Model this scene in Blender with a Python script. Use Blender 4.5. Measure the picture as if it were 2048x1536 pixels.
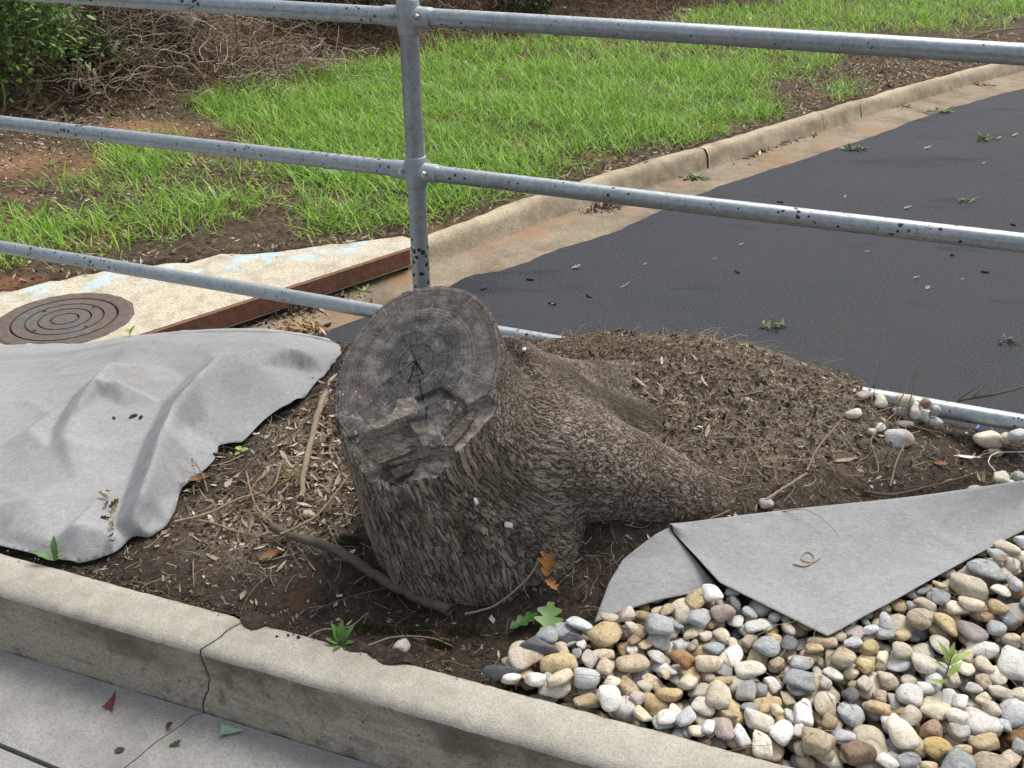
import bpy, math, random
import numpy as np
from mathutils import Vector, Matrix
from mathutils.geometry import delaunay_2d_cdt

for o in list(bpy.data.objects):
    bpy.data.objects.remove(o, do_unlink=True)
scene = bpy.context.scene
COL = scene.collection
rng = np.random.default_rng(7)
random.seed(7)

# ------------------------------------------------------------------ camera
FPX, PITCH, CAMH = 1931.0, math.radians(28.777), 1.25
cam_d = bpy.data.cameras.new('camera')
cam_d.sensor_fit = 'HORIZONTAL'
cam_d.sensor_width = 36.0
cam_d.lens = FPX / 2048 * 36.0
cam_d.clip_start = 0.02
cam_d.clip_end = 400
cam = bpy.data.objects.new('camera', cam_d)
COL.objects.link(cam)
cam.location = (0, 0, CAMH)
cam.rotation_euler = (math.pi / 2 - PITCH, 0, 0)
scene.camera = cam

# ------------------------------------------------------------------ sky, sun, exposure
SUN_EL, SUN_AZ = math.radians(58), math.radians(38)      # azimuth clockwise from +Y (away from the camera), to the right
world = bpy.data.worlds.new('World')
scene.world = world
world.use_nodes = True
wt = world.node_tree
bg = wt.nodes['Background']
sky = wt.nodes.new('ShaderNodeTexSky')
sky.sky_type = 'NISHITA'
sky.sun_disc = False
sky.sun_elevation = SUN_EL
sky.sun_rotation = SUN_AZ
sky.air_density = 1.0
sky.dust_density = 4.0
sky.ozone_density = 1.0
hs = wt.nodes.new('ShaderNodeHueSaturation')
hs.inputs['Saturation'].default_value = 0.42
wt.links.new(sky.outputs[0], hs.inputs['Color'])
wt.links.new(hs.outputs[0], bg.inputs['Color'])
bg.inputs['Strength'].default_value = 0.15
sun_d = bpy.data.lights.new('sun', 'SUN')
sun_d.energy = 1.5
sun_d.angle = math.radians(26)
sun_d.color = (1.0, 0.96, 0.9)
sun = bpy.data.objects.new('sun', sun_d)
COL.objects.link(sun)
sdir = Vector((math.sin(SUN_AZ) * math.cos(SUN_EL), math.cos(SUN_AZ) * math.cos(SUN_EL), math.sin(SUN_EL)))
sun.rotation_euler = sdir.to_track_quat('Z', 'Y').to_euler()
sun.location = (4, 4, 8)
vs = scene.view_settings
vs.view_transform = 'Standard'
vs.look = 'None'
vs.gamma = 1.0
vs.use_curve_mapping = False
vs.exposure = 0.55

# ------------------------------------------------------------------ geometry helpers
def ray(px, py):
    l, u = px - 1024.0, 768.0 - py
    return np.array([l, FPX * math.cos(PITCH) + u * math.sin(PITCH), -(FPX * math.sin(PITCH) - u * math.cos(PITCH))])

def P(px, py, z):
    """point of the level plane z that the photograph shows at px, py"""
    r = ray(px, py)
    t = (z - CAMH) / r[2]
    return np.array([r[0] * t, r[1] * t, z])

def PY(px, py, y):
    r = ray(px, py)
    t = y / r[1]
    return np.array([r[0] * t, y, CAMH + r[2] * t])

def project(p):
    p = np.atleast_2d(p)
    d = p - np.array([0, 0, CAMH])
    c = d[:, 1] * math.cos(PITCH) - d[:, 2] * math.sin(PITCH)
    b = d[:, 1] * math.sin(PITCH) + d[:, 2] * math.cos(PITCH)
    return np.stack([1024 + FPX * d[:, 0] / c, 768 - FPX * b / c], -1)

def _h2(ix, iy, seed):
    n = (ix.astype(np.int64) * 374761393 + iy.astype(np.int64) * 668265263 + seed * 1442695041) & 0xFFFFFFFF
    n = ((n ^ (n >> 13)) * 1274126177) & 0xFFFFFFFF
    n = (n ^ (n >> 16)) & 0xFFFFFFFF
    return n / 4294967295.0

def vnoise(x, y, seed=0):
    x = np.asarray(x, float); y = np.asarray(y, float)
    ix, iy = np.floor(x), np.floor(y)
    fx, fy = x - ix, y - iy
    fx = fx * fx * (3 - 2 * fx); fy = fy * fy * (3 - 2 * fy)
    a, b = _h2(ix, iy, seed), _h2(ix + 1, iy, seed)
    c, d = _h2(ix, iy + 1, seed), _h2(ix + 1, iy + 1, seed)
    return (a + (b - a) * fx) * (1 - fy) + (c + (d - c) * fx) * fy - 0.5

def fbm(x, y, seed=0, octv=4):
    s, a = 0.0, 1.0
    for i in range(octv):
        s = s + a * vnoise(np.asarray(x) * 2 ** i + 17.3 * i, np.asarray(y) * 2 ** i - 9.1 * i, seed + i)
        a *= 0.5
    return s

def inpoly(x, y, poly):
    poly = np.asarray(poly, float)
    x = np.asarray(x); y = np.asarray(y)
    r = np.zeros(x.shape, bool)
    n = len(poly)
    for i in range(n):
        x1, y1 = poly[i]; x2, y2 = poly[(i + 1) % n]
        if y1 == y2:
            continue
        c = ((y1 > y) != (y2 > y)) & (x < (x2 - x1) * (y - y1) / (y2 - y1) + x1)
        r ^= c
    return r

def setprops(o, label=None, cat=None, group=None, kind=None):
    if label: o['label'] = label
    if cat: o['category'] = cat
    if group: o['group'] = group
    if kind: o['kind'] = kind
    return o

def make_mesh(name, verts, faces, mats=(), smooth=True, col=None, midx=None, vecs=None):
    """faces: (n,3) or (n,4) array, or list of tuples"""
    me = bpy.data.meshes.new(name)
    verts = np.asarray(verts, np.float32)
    if isinstance(faces, np.ndarray):
        k = faces.shape[1]
        me.vertices.add(len(verts)); me.vertices.foreach_set('co', verts.ravel())
        me.loops.add(faces.size); me.loops.foreach_set('vertex_index', faces.ravel().astype(np.int32))
        me.polygons.add(len(faces))
        me.polygons.foreach_set('loop_start', np.arange(0, faces.size, k, dtype=np.int32))
        me.polygons.foreach_set('loop_total', np.full(len(faces), k, np.int32))
        me.update(calc_edges=True)
    else:
        me.from_pydata(verts.tolist(), [], [list(f) for f in faces])
    for m in mats:
        me.materials.append(m)
    if midx is not None:
        me.polygons.foreach_set('material_index', np.asarray(midx, np.int32))
    me.polygons.foreach_set('use_smooth', np.full(len(me.polygons), smooth, bool))
    if col is not None:
        a = me.color_attributes.new('col', 'FLOAT_COLOR', 'POINT')
        c = np.ones((len(verts), 4), np.float32); c[:, :3] = col
        a.data.foreach_set('color', c.ravel())
    if vecs:
        for nm, v in vecs.items():
            a = me.attributes.new(nm, 'FLOAT_VECTOR', 'POINT')
            a.data.foreach_set('vector', np.asarray(v, np.float32).ravel())
    me.validate()
    return me

def link(name, me, parent=None, loc=None, rot=None, scale=None):
    o = bpy.data.objects.new(name, me)
    COL.objects.link(o)
    if parent is not None: o.parent = parent
    if loc is not None: o.location = loc
    if rot is not None: o.rotation_euler = rot
    if scale is not None: o.scale = scale
    return o

def empty(name, loc=(0, 0, 0)):
    o = bpy.data.objects.new(name, None)
    o.empty_display_size = 0.1
    COL.objects.link(o)
    o.location = loc
    return o

def gridfaces(nu, nv, wrapu=False, wrapv=False):
    i = np.arange(nu if wrapu else nu - 1)[:, None]; j = np.arange(nv if wrapv else nv - 1)[None, :]
    i2, j2 = (i + 1) % nu, (j + 1) % nv
    f = np.stack([i * nv + j + 0 * i2, i2 * nv + j, i2 * nv + j2, i * nv + j2 + 0 * i2], -1)
    return f.reshape(-1, 4)

def smooth_path(pts, n):
    pts = np.asarray(pts, float)
    if len(pts) < 3:
        t = np.linspace(0, 1, n)[:, None]
        return pts[0] * (1 - t) + pts[-1] * t
    ext = np.vstack([2 * pts[0] - pts[1], pts, 2 * pts[-1] - pts[-2]])
    seg = len(pts) - 1
    out = []
    for t in np.linspace(0, seg - 1e-9, n):
        i = int(t); f = t - i
        p0, p1, p2, p3 = ext[i], ext[i + 1], ext[i + 2], ext[i + 3]
        out.append(0.5 * (2 * p1 + (p2 - p0) * f + (2 * p0 - 5 * p1 + 4 * p2 - p3) * f * f + (3 * p1 - p0 - 3 * p2 + p3) * f ** 3))
    return np.array(out)

def tube_geo(pts, radii, sides=8, cap=True, rough=0.0, seed=0):
    pts = np.asarray(pts, float); n = len(pts)
    radii = np.broadcast_to(np.asarray(radii, float), (n,))
    tg = np.gradient(pts, axis=0)
    tg /= np.linalg.norm(tg, axis=1)[:, None] + 1e-12
    ref = np.array([0, 0, 1.0]) if abs(tg[0][2]) < 0.9 else np.array([1.0, 0, 0])
    vs_ = []
    a = np.linspace(0, 2 * np.pi, sides, endpoint=False)
    s = np.cross(tg[0], ref); s /= np.linalg.norm(s)
    r_ = np.random.default_rng(seed)
    for i in range(n):
        s = s - tg[i] * (s @ tg[i]); s /= np.linalg.norm(s) + 1e-12
        b = np.cross(tg[i], s)
        rr = radii[i] * (1 + rough * r_.uniform(-1, 1, sides))
        vs_.append(pts[i] + np.outer(np.cos(a) * rr, s) + np.outer(np.sin(a) * rr, b))
    v = np.vstack(vs_)
    f = [tuple(int(x) for x in q) for q in gridfaces(n, sides, wrapv=True)]
    f = [(q[0], q[3], q[2], q[1]) for q in f]
    if cap:
        f.append(tuple(range(sides)))
        f.append(tuple(reversed(range((n - 1) * sides, n * sides))))
    return v, f

def merge(parts):
    vs_, fs, off = [], [], 0
    for v, f in parts:
        v = np.asarray(v); vs_.append(v)
        fs += [tuple(int(i) + off for i in q) for q in f]
        off += len(v)
    return np.vstack(vs_), fs

def box_geo(cx, cy, cz, sx, sy, sz):
    v = np.array([[cx + sx / 2 * a, cy + sy / 2 * b, cz + sz / 2 * c] for a in (-1, 1) for b in (-1, 1) for c in (-1, 1)])
    f = [(0, 1, 3, 2), (4, 6, 7, 5), (0, 4, 5, 1), (2, 3, 7, 6), (0, 2, 6, 4), (1, 5, 7, 3)]
    return v, f

def lathe_geo(prof, sides=24, axis='z'):
    prof = np.asarray(prof, float)
    a = np.linspace(0, 2 * np.pi, sides, endpoint=False)
    v = []
    for r, z in prof:
        ring = np.stack([r * np.cos(a), r * np.sin(a), np.full(sides, z)], -1)
        v.append(ring)
    v = np.vstack(v)
    if axis == 'x':
        v = v[:, [2, 0, 1]]
    f = [tuple(int(x) for x in q) for q in gridfaces(len(prof), sides, wrapv=True)]
    f = [(q[0], q[3], q[2], q[1]) for q in f]
    return v, f

def strips(base, dirs, ups, length, width, bend, K=2, taper=True, colr=None, twist=None, flat0=0.35):
    """many narrow blades. base (n,3), dirs/ups unit (n,3); bend adds along ups quadratically"""
    n = len(base)
    side = np.cross(dirs, ups); side /= np.linalg.norm(side, axis=1)[:, None] + 1e-9
    if twist is not None:
        side = side * np.cos(twist)[:, None] + ups * np.sin(twist)[:, None]
    vs_ = []
    for k in range(K + 1):
        t = k / K
        c = base + dirs * (length * t)[:, None] + ups * (bend * t * t)[:, None]
        if taper == 'leaf':
            w = width * (0.15 + 0.85 * math.sin(math.pi * min(0.97, t * 0.94 + 0.03)))
        elif taper:
            w = width * (1 - 0.92 * t ** 1.5) * (flat0 + (1 - flat0) * min(1, t * 3)) if K > 2 else width * (1 - 0.85 * t)
        else:
            w = width
        vs_ += [c - side * (w / 2)[:, None], c + side * (w / 2)[:, None]]
    V = np.stack(vs_, 1).reshape(-1, 3)
    m = 2 * (K + 1)
    b = (np.arange(n) * m)[:, None, None]
    q = np.array([[2 * k, 2 * k + 1, 2 * k + 3, 2 * k + 2] for k in range(K)])[None]
    F = (b + q).reshape(-1, 4)
    C = None if colr is None else np.repeat(colr, m, axis=0)
    return V, F, C

def curly_tubes(starts, n_seg, seg_len, radius, jitter, flatten, colr, hfun=None, lift=0.004, heading=None, sides=3, r_=rng):
    """many thin wandering threads that hug a ground height function"""
    n = len(starts)
    a = r_.uniform(0, 2 * np.pi, n) if heading is None else heading
    e = r_.normal(0, 0.25, n)
    p = starts.copy()
    pts = [p.copy()]
    curv = r_.normal(0, jitter, n)
    L = np.broadcast_to(seg_len, (n,))
    for k in range(n_seg):
        a = a + curv + r_.normal(0, jitter * 0.6, n)
        e = e * 0.8 + r_.normal(0, flatten, n)
        p = p + np.stack([np.cos(a) * np.cos(e), np.sin(a) * np.cos(e), np.sin(e)], -1) * L[:, None]
        if hfun is not None:
            h = hfun(p[:, 0], p[:, 1])
            p[:, 2] = np.clip(p[:, 2], h + 0.001, h + lift * 6)
        pts.append(p.copy())
    pts = np.stack(pts, 1)
    K = n_seg + 1
    tg = np.gradient(pts, axis=1)
    tg /= np.linalg.norm(tg, axis=2)[..., None] + 1e-9
    up = np.zeros_like(tg); up[..., 2] = 1
    s = np.cross(tg, up); s /= np.linalg.norm(s, axis=2)[..., None] + 1e-9
    b = np.cross(s, tg)
    rad = np.broadcast_to(np.asarray(radius), (n,))[:, None] * np.linspace(1, 0.45, K)[None]
    V = []
    for j in range(sides):
        t = 2 * np.pi * j / sides
        V.append(pts + (s * math.cos(t) + b * math.sin(t)) * rad[..., None])
    V = np.stack(V, 2).reshape(-1, 3)
    f = gridfaces(K, sides, wrapv=True)
    F = (np.arange(n)[:, None, None] * K * sides + f[None]).reshape(-1, 4)
    C = np.repeat(colr, K * sides, axis=0)
    return V, F, C

def catmesh(lst):
    V, F, C, off = [], [], [], 0
    for v, f, c in lst:
        V.append(v); F.append(f + off); C.append(c); off += len(v)
    return np.vstack(V), np.vstack(F), np.vstack(C)

def pick(colors, n, jit=0.15, r_=rng):
    c = np.asarray(colors, float)[r_.integers(0, len(colors), n)]
    return np.clip(c * r_.uniform(1 - jit, 1 + jit, (n, 1)), 0, 1)

# ------------------------------------------------------------------ materials
class NT:
    def __init__(self, name, disp=False):
        self.m = bpy.data.materials.new(name)
        self.m.use_nodes = True
        self.t = self.m.node_tree
        self.b = self.t.nodes['Principled BSDF']
        self.out = self.t.nodes['Material Output']
        self.b.inputs['Specular IOR Level'].default_value = 0.3
        if disp:
            self.m.displacement_method = 'BOTH'
    def n(self, typ, **kw):
        x = self.t.nodes.new(typ)
        for k, v in kw.items(): setattr(x, k, v)
        return x
    def s(self, sock, v):
        if isinstance(v, bpy.types.NodeSocket): self.t.links.new(v, sock)
        elif isinstance(v, (tuple, list)) and len(v) == 3 and sock.type == 'RGBA': sock.default_value = (*v, 1)
        else: sock.default_value = v
    def pos(self):
        return self.n('ShaderNodeNewGeometry').outputs['Position']
    def obj(self):
        return self.n('ShaderNodeTexCoord').outputs['Object']
    def attr(self, nm, out='Vector'):
        return self.n('ShaderNodeAttribute', attribute_name=nm).outputs[out]
    def rnd(self):
        return self.n('ShaderNodeObjectInfo').outputs['Random']
    def vmul(self, v, sc):
        x = self.n('ShaderNodeVectorMath', operation='MULTIPLY'); self.s(x.inputs[0], v); x.inputs[1].default_value = sc
        return x.outputs[0]
    def vadd(self, v, w):
        x = self.n('ShaderNodeVectorMath', operation='ADD'); self.s(x.inputs[0], v); self.s(x.inputs[1], w)
        return x.outputs[0]
    def noise(self, vec, scale, detail=4, rough=0.55, dist=0.0, out='Fac'):
        x = self.n('ShaderNodeTexNoise'); self.s(x.inputs['Vector'], vec)
        self.s(x.inputs['Scale'], scale); x.inputs['Detail'].default_value = detail
        x.inputs['Roughness'].default_value = rough; x.inputs['Distortion'].default_value = dist
        return x.outputs[out]
    def voro(self, vec, scale, feature='F1', out='Distance', rand=1.0):
        x = self.n('ShaderNodeTexVoronoi', feature=feature); self.s(x.inputs['Vector'], vec)
        x.inputs['Scale'].default_value = scale; x.inputs['Randomness'].default_value = rand
        return x.outputs[out]
    def ramp(self, fac, stops, interp='LINEAR'):
        x = self.n('ShaderNodeValToRGB'); self.s(x.inputs[0], fac)
        r = x.color_ramp; r.interpolation = interp
        while len(r.elements) > 1: r.elements.remove(r.elements[-1])
        for i, (p, c) in enumerate(stops):
            e = r.elements[0] if i == 0 else r.elements.new(p)
            e.position = p
            e.color = (*c, 1) if isinstance(c, (tuple, list)) else (c, c, c, 1)
        return x.outputs[0]
    def mix(self, fac, a, b, mode='MIX'):
        x = self.n('ShaderNodeMix', data_type='RGBA', blend_type=mode)
        self.s(x.inputs[0], fac); self.s(x.inputs[6], a); self.s(x.inputs[7], b)
        return x.outputs[2]
    def math(self, op, a, b=0.0, c=0.0, clamp=False):
        x = self.n('ShaderNodeMath', operation=op, use_clamp=clamp)
        self.s(x.inputs[0], a); self.s(x.inputs[1], b); self.s(x.inputs[2], c)
        return x.outputs[0]
    def sep(self, v):
        x = self.n('ShaderNodeSeparateXYZ'); self.s(x.inputs[0], v)
        return x.outputs
    def comb(self, a, b, c):
        x = self.n('ShaderNodeCombineXYZ'); self.s(x.inputs[0], a); self.s(x.inputs[1], b); self.s(x.inputs[2], c)
        return x.outputs[0]
    def bump(self, h, strength=0.5, dist=0.01, normal=None):
        x = self.n('ShaderNodeBump'); self.s(x.inputs['Height'], h)
        x.inputs['Strength'].default_value = strength; x.inputs['Distance'].default_value = dist
        if normal is not None: self.s(x.inputs['Normal'], normal)
        return x.outputs[0]
    def fin(self, color, rough=0.85, normal=None, metallic=0.0, spec=None, disp=None, dscale=0.01):
        self.s(self.b.inputs['Base Color'], color); self.s(self.b.inputs['Roughness'], rough)
        self.s(self.b.inputs['Metallic'], metallic)
        if spec is not None: self.s(self.b.inputs['Specular IOR Level'], spec)
        if normal is not None: self.s(self.b.inputs['Normal'], normal)
        if disp is not None:
            x = self.n('ShaderNodeDisplacement'); self.s(x.inputs['Height'], disp)
            x.inputs['Scale'].default_value = dscale; x.inputs['Midlevel'].default_value = 0.5
            self.t.links.new(x.outputs[0], self.out.inputs['Displacement'])
        return self.m

M = {}
def m_asphalt():
    k = NT('asphalt'); p = k.pos()
    f = k.noise(p, 110, 3, 0.75); g = k.noise(p, 0.8, 5, 0.65); st = k.noise(k.vmul(p, (0.35, 1.0, 1.0)), 3.2, 4, 0.65)
    c = k.ramp(f, [(0.3, (0.013, 0.0155, 0.019)), (0.5, (0.041, 0.046, 0.054)), (0.72, (0.125, 0.134, 0.147))])
    c = k.mix(k.ramp(g, [(0.4, 0.0), (0.66, 0.65)]), c, (0.06, 0.061, 0.064))
    c = k.mix(k.ramp(st, [(0.54, 0.0), (0.72, 0.4)]), c, (0.07, 0.062, 0.054))
    c = k.mix(k.ramp(st, [(0.3, 0.5), (0.42, 0.0)]), c, (0.014, 0.016, 0.019))
    c = k.mix(k.ramp(k.voro(p, 60), [(0.1, 0.55), (0.16, 0.0)]), c, (0.17, 0.17, 0.165))
    return k.fin(c, 0.85, k.bump(f, 0.9, 0.012), spec=0.22)
def m_concrete(name, base, dark, light, stain=(0.10, 0.085, 0.06), stain_lo=0.5, stain_amt=0.7, sc=1.0, clay=None):
    k = NT(name); p = k.pos()
    fine = k.noise(p, 260 * sc, 3, 0.7); mid = k.noise(p, 24 * sc, 5, 0.65); big = k.noise(p, 4.5 * sc, 5, 0.6)
    c = k.ramp(fine, [(0.28, dark), (0.5, base), (0.75, light)])
    c = k.mix(k.ramp(mid, [(0.35, 0.35), (0.6, 0.0)]), c, dark)
    c = k.mix(k.math('MULTIPLY', k.ramp(big, [(stain_lo - 0.08, 0.0), (stain_lo + 0.15, stain_amt)]), k.ramp(mid, [(0.3, 1.0), (0.7, 0.45)])), c, stain)
    if clay:
        c = k.mix(k.ramp(k.noise(p, 2.4, 6, 0.62), [(0.48, 0.0), (0.66, 0.8)]), c, clay)
    pits = k.voro(p, 120 * sc); 
    h = k.math('ADD', k.math('MULTIPLY', fine, 0.6), k.math('MULTIPLY', mid, 1.0))
    h = k.math('SUBTRACT', h, k.ramp(pits, [(0.0, 0.6), (0.16, 0.0)]))
    return k.fin(c, 0.9, k.bump(h, 0.55, 0.004), spec=0.25)
M['asphalt'] = m_asphalt()
M['kerb'] = m_concrete('kerb_concrete', (0.42, 0.395, 0.335), (0.29, 0.268, 0.222), (0.53, 0.5, 0.43), stain=(0.2, 0.178, 0.14), stain_lo=0.5, stain_amt=0.55)
def m_kerb_face():
    # algae and grime grown on the upright face, streaked and patchy
    k = NT('kerb_face_concrete'); p = k.pos()
    fine = k.noise(p, 230, 3, 0.7); mid = k.noise(p, 30, 5, 0.65); big = k.noise(p, 6, 5, 0.6)
    streak = k.noise(k.vmul(p, (9, 9, 60)), 1.2, 4, 0.65)
    c = k.ramp(fine, [(0.28, (0.22, 0.195, 0.15)), (0.5, (0.36, 0.325, 0.255)), (0.75, (0.5, 0.46, 0.37))])
    z = k.sep(p)[2]
    band = k.math('ADD', k.math('MULTIPLY', z, 7.5), k.math('ADD', k.math('MULTIPLY', big, 2.0), -0.35))
    c = k.mix(k.math('MULTIPLY', k.ramp(band, [(0.05, 0.05), (0.6, 0.9)]), k.ramp(mid, [(0.32, 1.0), (0.72, 0.4)])), c, (0.085, 0.068, 0.048))
    c = k.mix(k.ramp(k.math('MULTIPLY', big, mid), [(0.27, 0.0), (0.36, 0.5)]), c, (0.05, 0.055, 0.035))
    c = k.mix(k.ramp(streak, [(0.52, 0.0), (0.66, 0.35)]), c, (0.09, 0.085, 0.07))
    c = k.mix(k.ramp(k.voro(p, 26, rand=1.0), [(0.05, 0.7), (0.1, 0.0)]), c, (0.05, 0.055, 0.045))
    h = k.math('ADD', k.math('MULTIPLY', fine, 0.7), k.math('ADD', mid, k.math('MULTIPLY', streak, 0.5)))
    return k.fin(c, 0.92, k.bump(h, 0.6, 0.004), spec=0.2)
M['kerb_face'] = m_kerb_face()
M['pave'] = m_concrete('pavement_concrete', (0.3, 0.295, 0.275), (0.19, 0.186, 0.17), (0.39, 0.385, 0.36), stain=(0.17, 0.165, 0.145), stain_lo=0.5, stain_amt=0.6)
M['far_kerb'] = m_concrete('weathered_kerb_concrete', (0.48, 0.405, 0.28), (0.23, 0.18, 0.11), (0.62, 0.55, 0.42), stain=(0.17, 0.125, 0.075), stain_lo=0.48, stain_amt=0.65, sc=0.4)
M['gutter'] = m_concrete('gutter_concrete', (0.31, 0.255, 0.18), (0.15, 0.115, 0.075), (0.46, 0.4, 0.3), stain=(0.1, 0.075, 0.05), stain_lo=0.46, stain_amt=0.8, sc=0.4, clay=(0.28, 0.165, 0.09))
def m_slab():
    k = NT('inlet_slab_concrete'); p = k.pos()
    fine = k.noise(p, 70, 3, 0.7); mid = k.noise(p, 9, 5, 0.65)
    c = k.ramp(fine, [(0.28, (0.33, 0.28, 0.19)), (0.5, (0.52, 0.465, 0.35)), (0.75, (0.68, 0.63, 0.52))])
    c = k.mix(k.ramp(mid, [(0.35, 0.6), (0.55, 0.0)]), c, (0.3, 0.25, 0.17))
    # worn pale blue survey paint in a streak along the slab
    x = k.sep(p)
    d = k.math('ABSOLUTE', k.math('ADD', k.math('SUBTRACT', x[1], k.math('MULTIPLY', x[0], 0.42)), -5.42))
    ext = k.math('ABSOLUTE', k.math('ADD', x[0], 1.55))
    mask = k.math('MULTIPLY', k.ramp(d, [(0.1, 1.0), (0.2, 0.0)]), k.ramp(ext, [(0.85, 1.0), (1.0, 0.0)]))
    mask = k.math('MULTIPLY', mask, k.ramp(k.noise(p, 6, 5, 0.7), [(0.48, 0.0), (0.58, 0.6)]))
    c = k.mix(mask, c, (0.42, 0.62, 0.7))
    return k.fin(c, 0.9, k.bump(fine, 0.5, 0.008), spec=0.2)
M['slab'] = m_slab()
def m_soil(name, cols, sc=1.0, clay=None, clay_lo=0.58):
    k = NT(name); p = k.pos()
    f = k.noise(p, 90 * sc, 6, 0.72); g = k.noise(p, 9 * sc, 5, 0.6)
    c = k.ramp(f, [(0.3, cols[0]), (0.5, cols[1]), (0.72, cols[2])])
    if clay:
        c = k.mix(k.ramp(g, [(clay_lo, 0.0), (clay_lo + 0.1, 0.85)]), c, clay)
    if clay:
        c = k.mix(k.math('MULTIPLY', k.sep(k.attr('bare'))[0], k.ramp(f, [(0.3, 0.4), (0.6, 0.95)])), c, (0.34, 0.19, 0.105))
    c = k.mix(k.ramp(k.voro(p, 170 * sc), [(0.09, 0.6), (0.13, 0.0)]), c, (0.3, 0.25, 0.18))
    return k.fin(c, 0.95, k.bump(k.math('ADD', f, k.math('MULTIPLY', g, 2.0)), 0.9, 0.008 / sc), spec=0.15)
def m_bed():
    k = NT('bed_soil'); p = k.pos(); w = k.attr('duff')
    f = k.noise(p, 85, 5, 0.74); g = k.noise(p, 9, 4, 0.6); fib = k.noise(k.vadd(k.vmul(p, (1, 1, 1)), k.vmul(k.noise(p, 40, 2, out='Color'), (0.05, 0.05, 0.05))), 190, 3, 0.7, 1.5)
    c = k.ramp(f, [(0.3, (0.018, 0.013, 0.01)), (0.5, (0.05, 0.038, 0.028)), (0.72, (0.125, 0.098, 0.072))])
    c = k.mix(k.ramp(g, [(0.6, 0.0), (0.7, 0.75)]), c, (0.13, 0.068, 0.038))
    d = k.ramp(fib, [(0.33, (0.035, 0.025, 0.018)), (0.44, (0.2, 0.16, 0.115)), (0.56, (0.38, 0.315, 0.235)), (0.68, (0.58, 0.51, 0.41))])
    wm = k.math('MULTIPLY', k.sep(w)[0], k.ramp(k.noise(p, 24, 4, 0.65), [(0.3, 0.25), (0.48, 1.0)]))
    c = k.mix(wm, c, d)
    c = k.mix(k.ramp(k.voro(p, 170), [(0.09, 0.6), (0.13, 0.0)]), c, (0.3, 0.25, 0.18))
    return k.fin(c, 0.95, k.bump(k.math('ADD', f, k.math('ADD', fib, k.math('MULTIPLY', g, 1.5))), 0.9, 0.008), spec=0.15)
M['soil'] = m_bed()
M['verge'] = m_soil('verge_soil', [(0.035, 0.024, 0.016), (0.085, 0.06, 0.04), (0.17, 0.125, 0.085)], 0.28, (0.24, 0.12, 0.065), 0.56)
def m_attr(name, rough=0.8, spec=0.25, transl=0.0, nscale=0, amt=0.3, bumpd=0.0):
    k = NT(name); c = k.attr('col', 'Color')
    nrm = None
    if nscale:
        f = k.noise(k.pos(), nscale, 4, 0.65)
        c = k.mix(k.ramp(f, [(0.35, amt), (0.65, 0.0)]), c, (0.02, 0.015, 0.01))
        if bumpd: nrm = k.bump(f, 0.6, bumpd)
    m = k.fin(c, rough, nrm, spec=spec)
    if transl:
        tr = k.n('ShaderNodeBsdfTranslucent'); k.s(tr.inputs[0], c)
        mx = k.n('ShaderNodeMixShader'); mx.inputs[0].default_value = transl
        k.t.links.new(k.b.outputs[0], mx.inputs[1]); k.t.links.new(tr.outputs[0], mx.inputs[2])
        k.t.links.new(mx.outputs[0], k.out.inputs['Surface'])
    return m
M['litter'] = m_attr('dry_litter', 0.85, 0.2, 0.1)
M['grass'] = m_attr('grass_blades', 0.5, 0.35, 0.35)
M['leafy'] = m_attr('leaf_green', 0.5, 0.4, 0.25)
M['twig'] = m_attr('twig_bark', 0.85, 0.2, 0.0, 160, 0.45, 0.002)
def m_galv():
    k = NT('galvanised_pipe'); p = k.pos(); o = k.obj()
    f = k.noise(p, 60, 4, 0.6); g = k.noise(k.vmul(p, (1, 1, 1)), 8, 3)
    c = k.ramp(f, [(0.3, (0.26, 0.295, 0.31)), (0.7, (0.375, 0.415, 0.43))])
    c = k.mix(k.ramp(g, [(0.4, 0.35), (0.65, 0.0)]), c, (0.23, 0.255, 0.265))
    c = k.mix(k.ramp(k.sep(k.voro(k.vmul(p, (1, 1, 1)), 170, out='Color'))[0], [(0.2, 0.28), (0.8, 0.0)]), c, (0.5, 0.54, 0.56))
    c = k.mix(k.ramp(k.noise(p, 28, 5, 0.7), [(0.56, 0.0), (0.7, 0.45)]), c, (0.2, 0.2, 0.19))
    # black lichen specks in loose clusters
    d = k.voro(k.vadd(p, k.vmul(k.noise(p, 150, 2, out='Color'), (0.008, 0.008, 0.008))), 58)
    clus = k.noise(p, 6.5, 3, 0.7)
    size = k.math('MULTIPLY', k.ramp(clus, [(0.42, 0.0), (0.68, 1.0)]), 0.42)
    spots = k.ramp(k.math('SUBTRACT', size, d), [(0.0, 0.0), (0.05, 0.93)])
    c = k.mix(spots, c, (0.016, 0.02, 0.02))
    # grime on the underside of rails grown from road spray
    return k.fin(c, k.math('ADD', k.math('MULTIPLY', f, 0.2), 0.33), k.bump(f, 0.12, 0.002), metallic=0.55, spec=0.5)
M['galv'] = m_galv()
def m_cast(name, c0, c1, rough, metal):
    k = NT(name); p = k.pos(); f = k.noise(p, 55, 4, 0.6)
    c = k.ramp(f, [(0.3, c0), (0.7, c1)])
    return k.fin(c, rough, k.bump(k.noise(p, 300, 2), 0.15, 0.001), metallic=metal)
M['fitting'] = m_cast('galvanised_casting', (0.3, 0.335, 0.345), (0.4, 0.435, 0.44), 0.5, 0.4)
M['bolt'] = m_cast('zinc_bolt', (0.5, 0.5, 0.5), (0.65, 0.65, 0.64), 0.28, 0.9)
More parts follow.
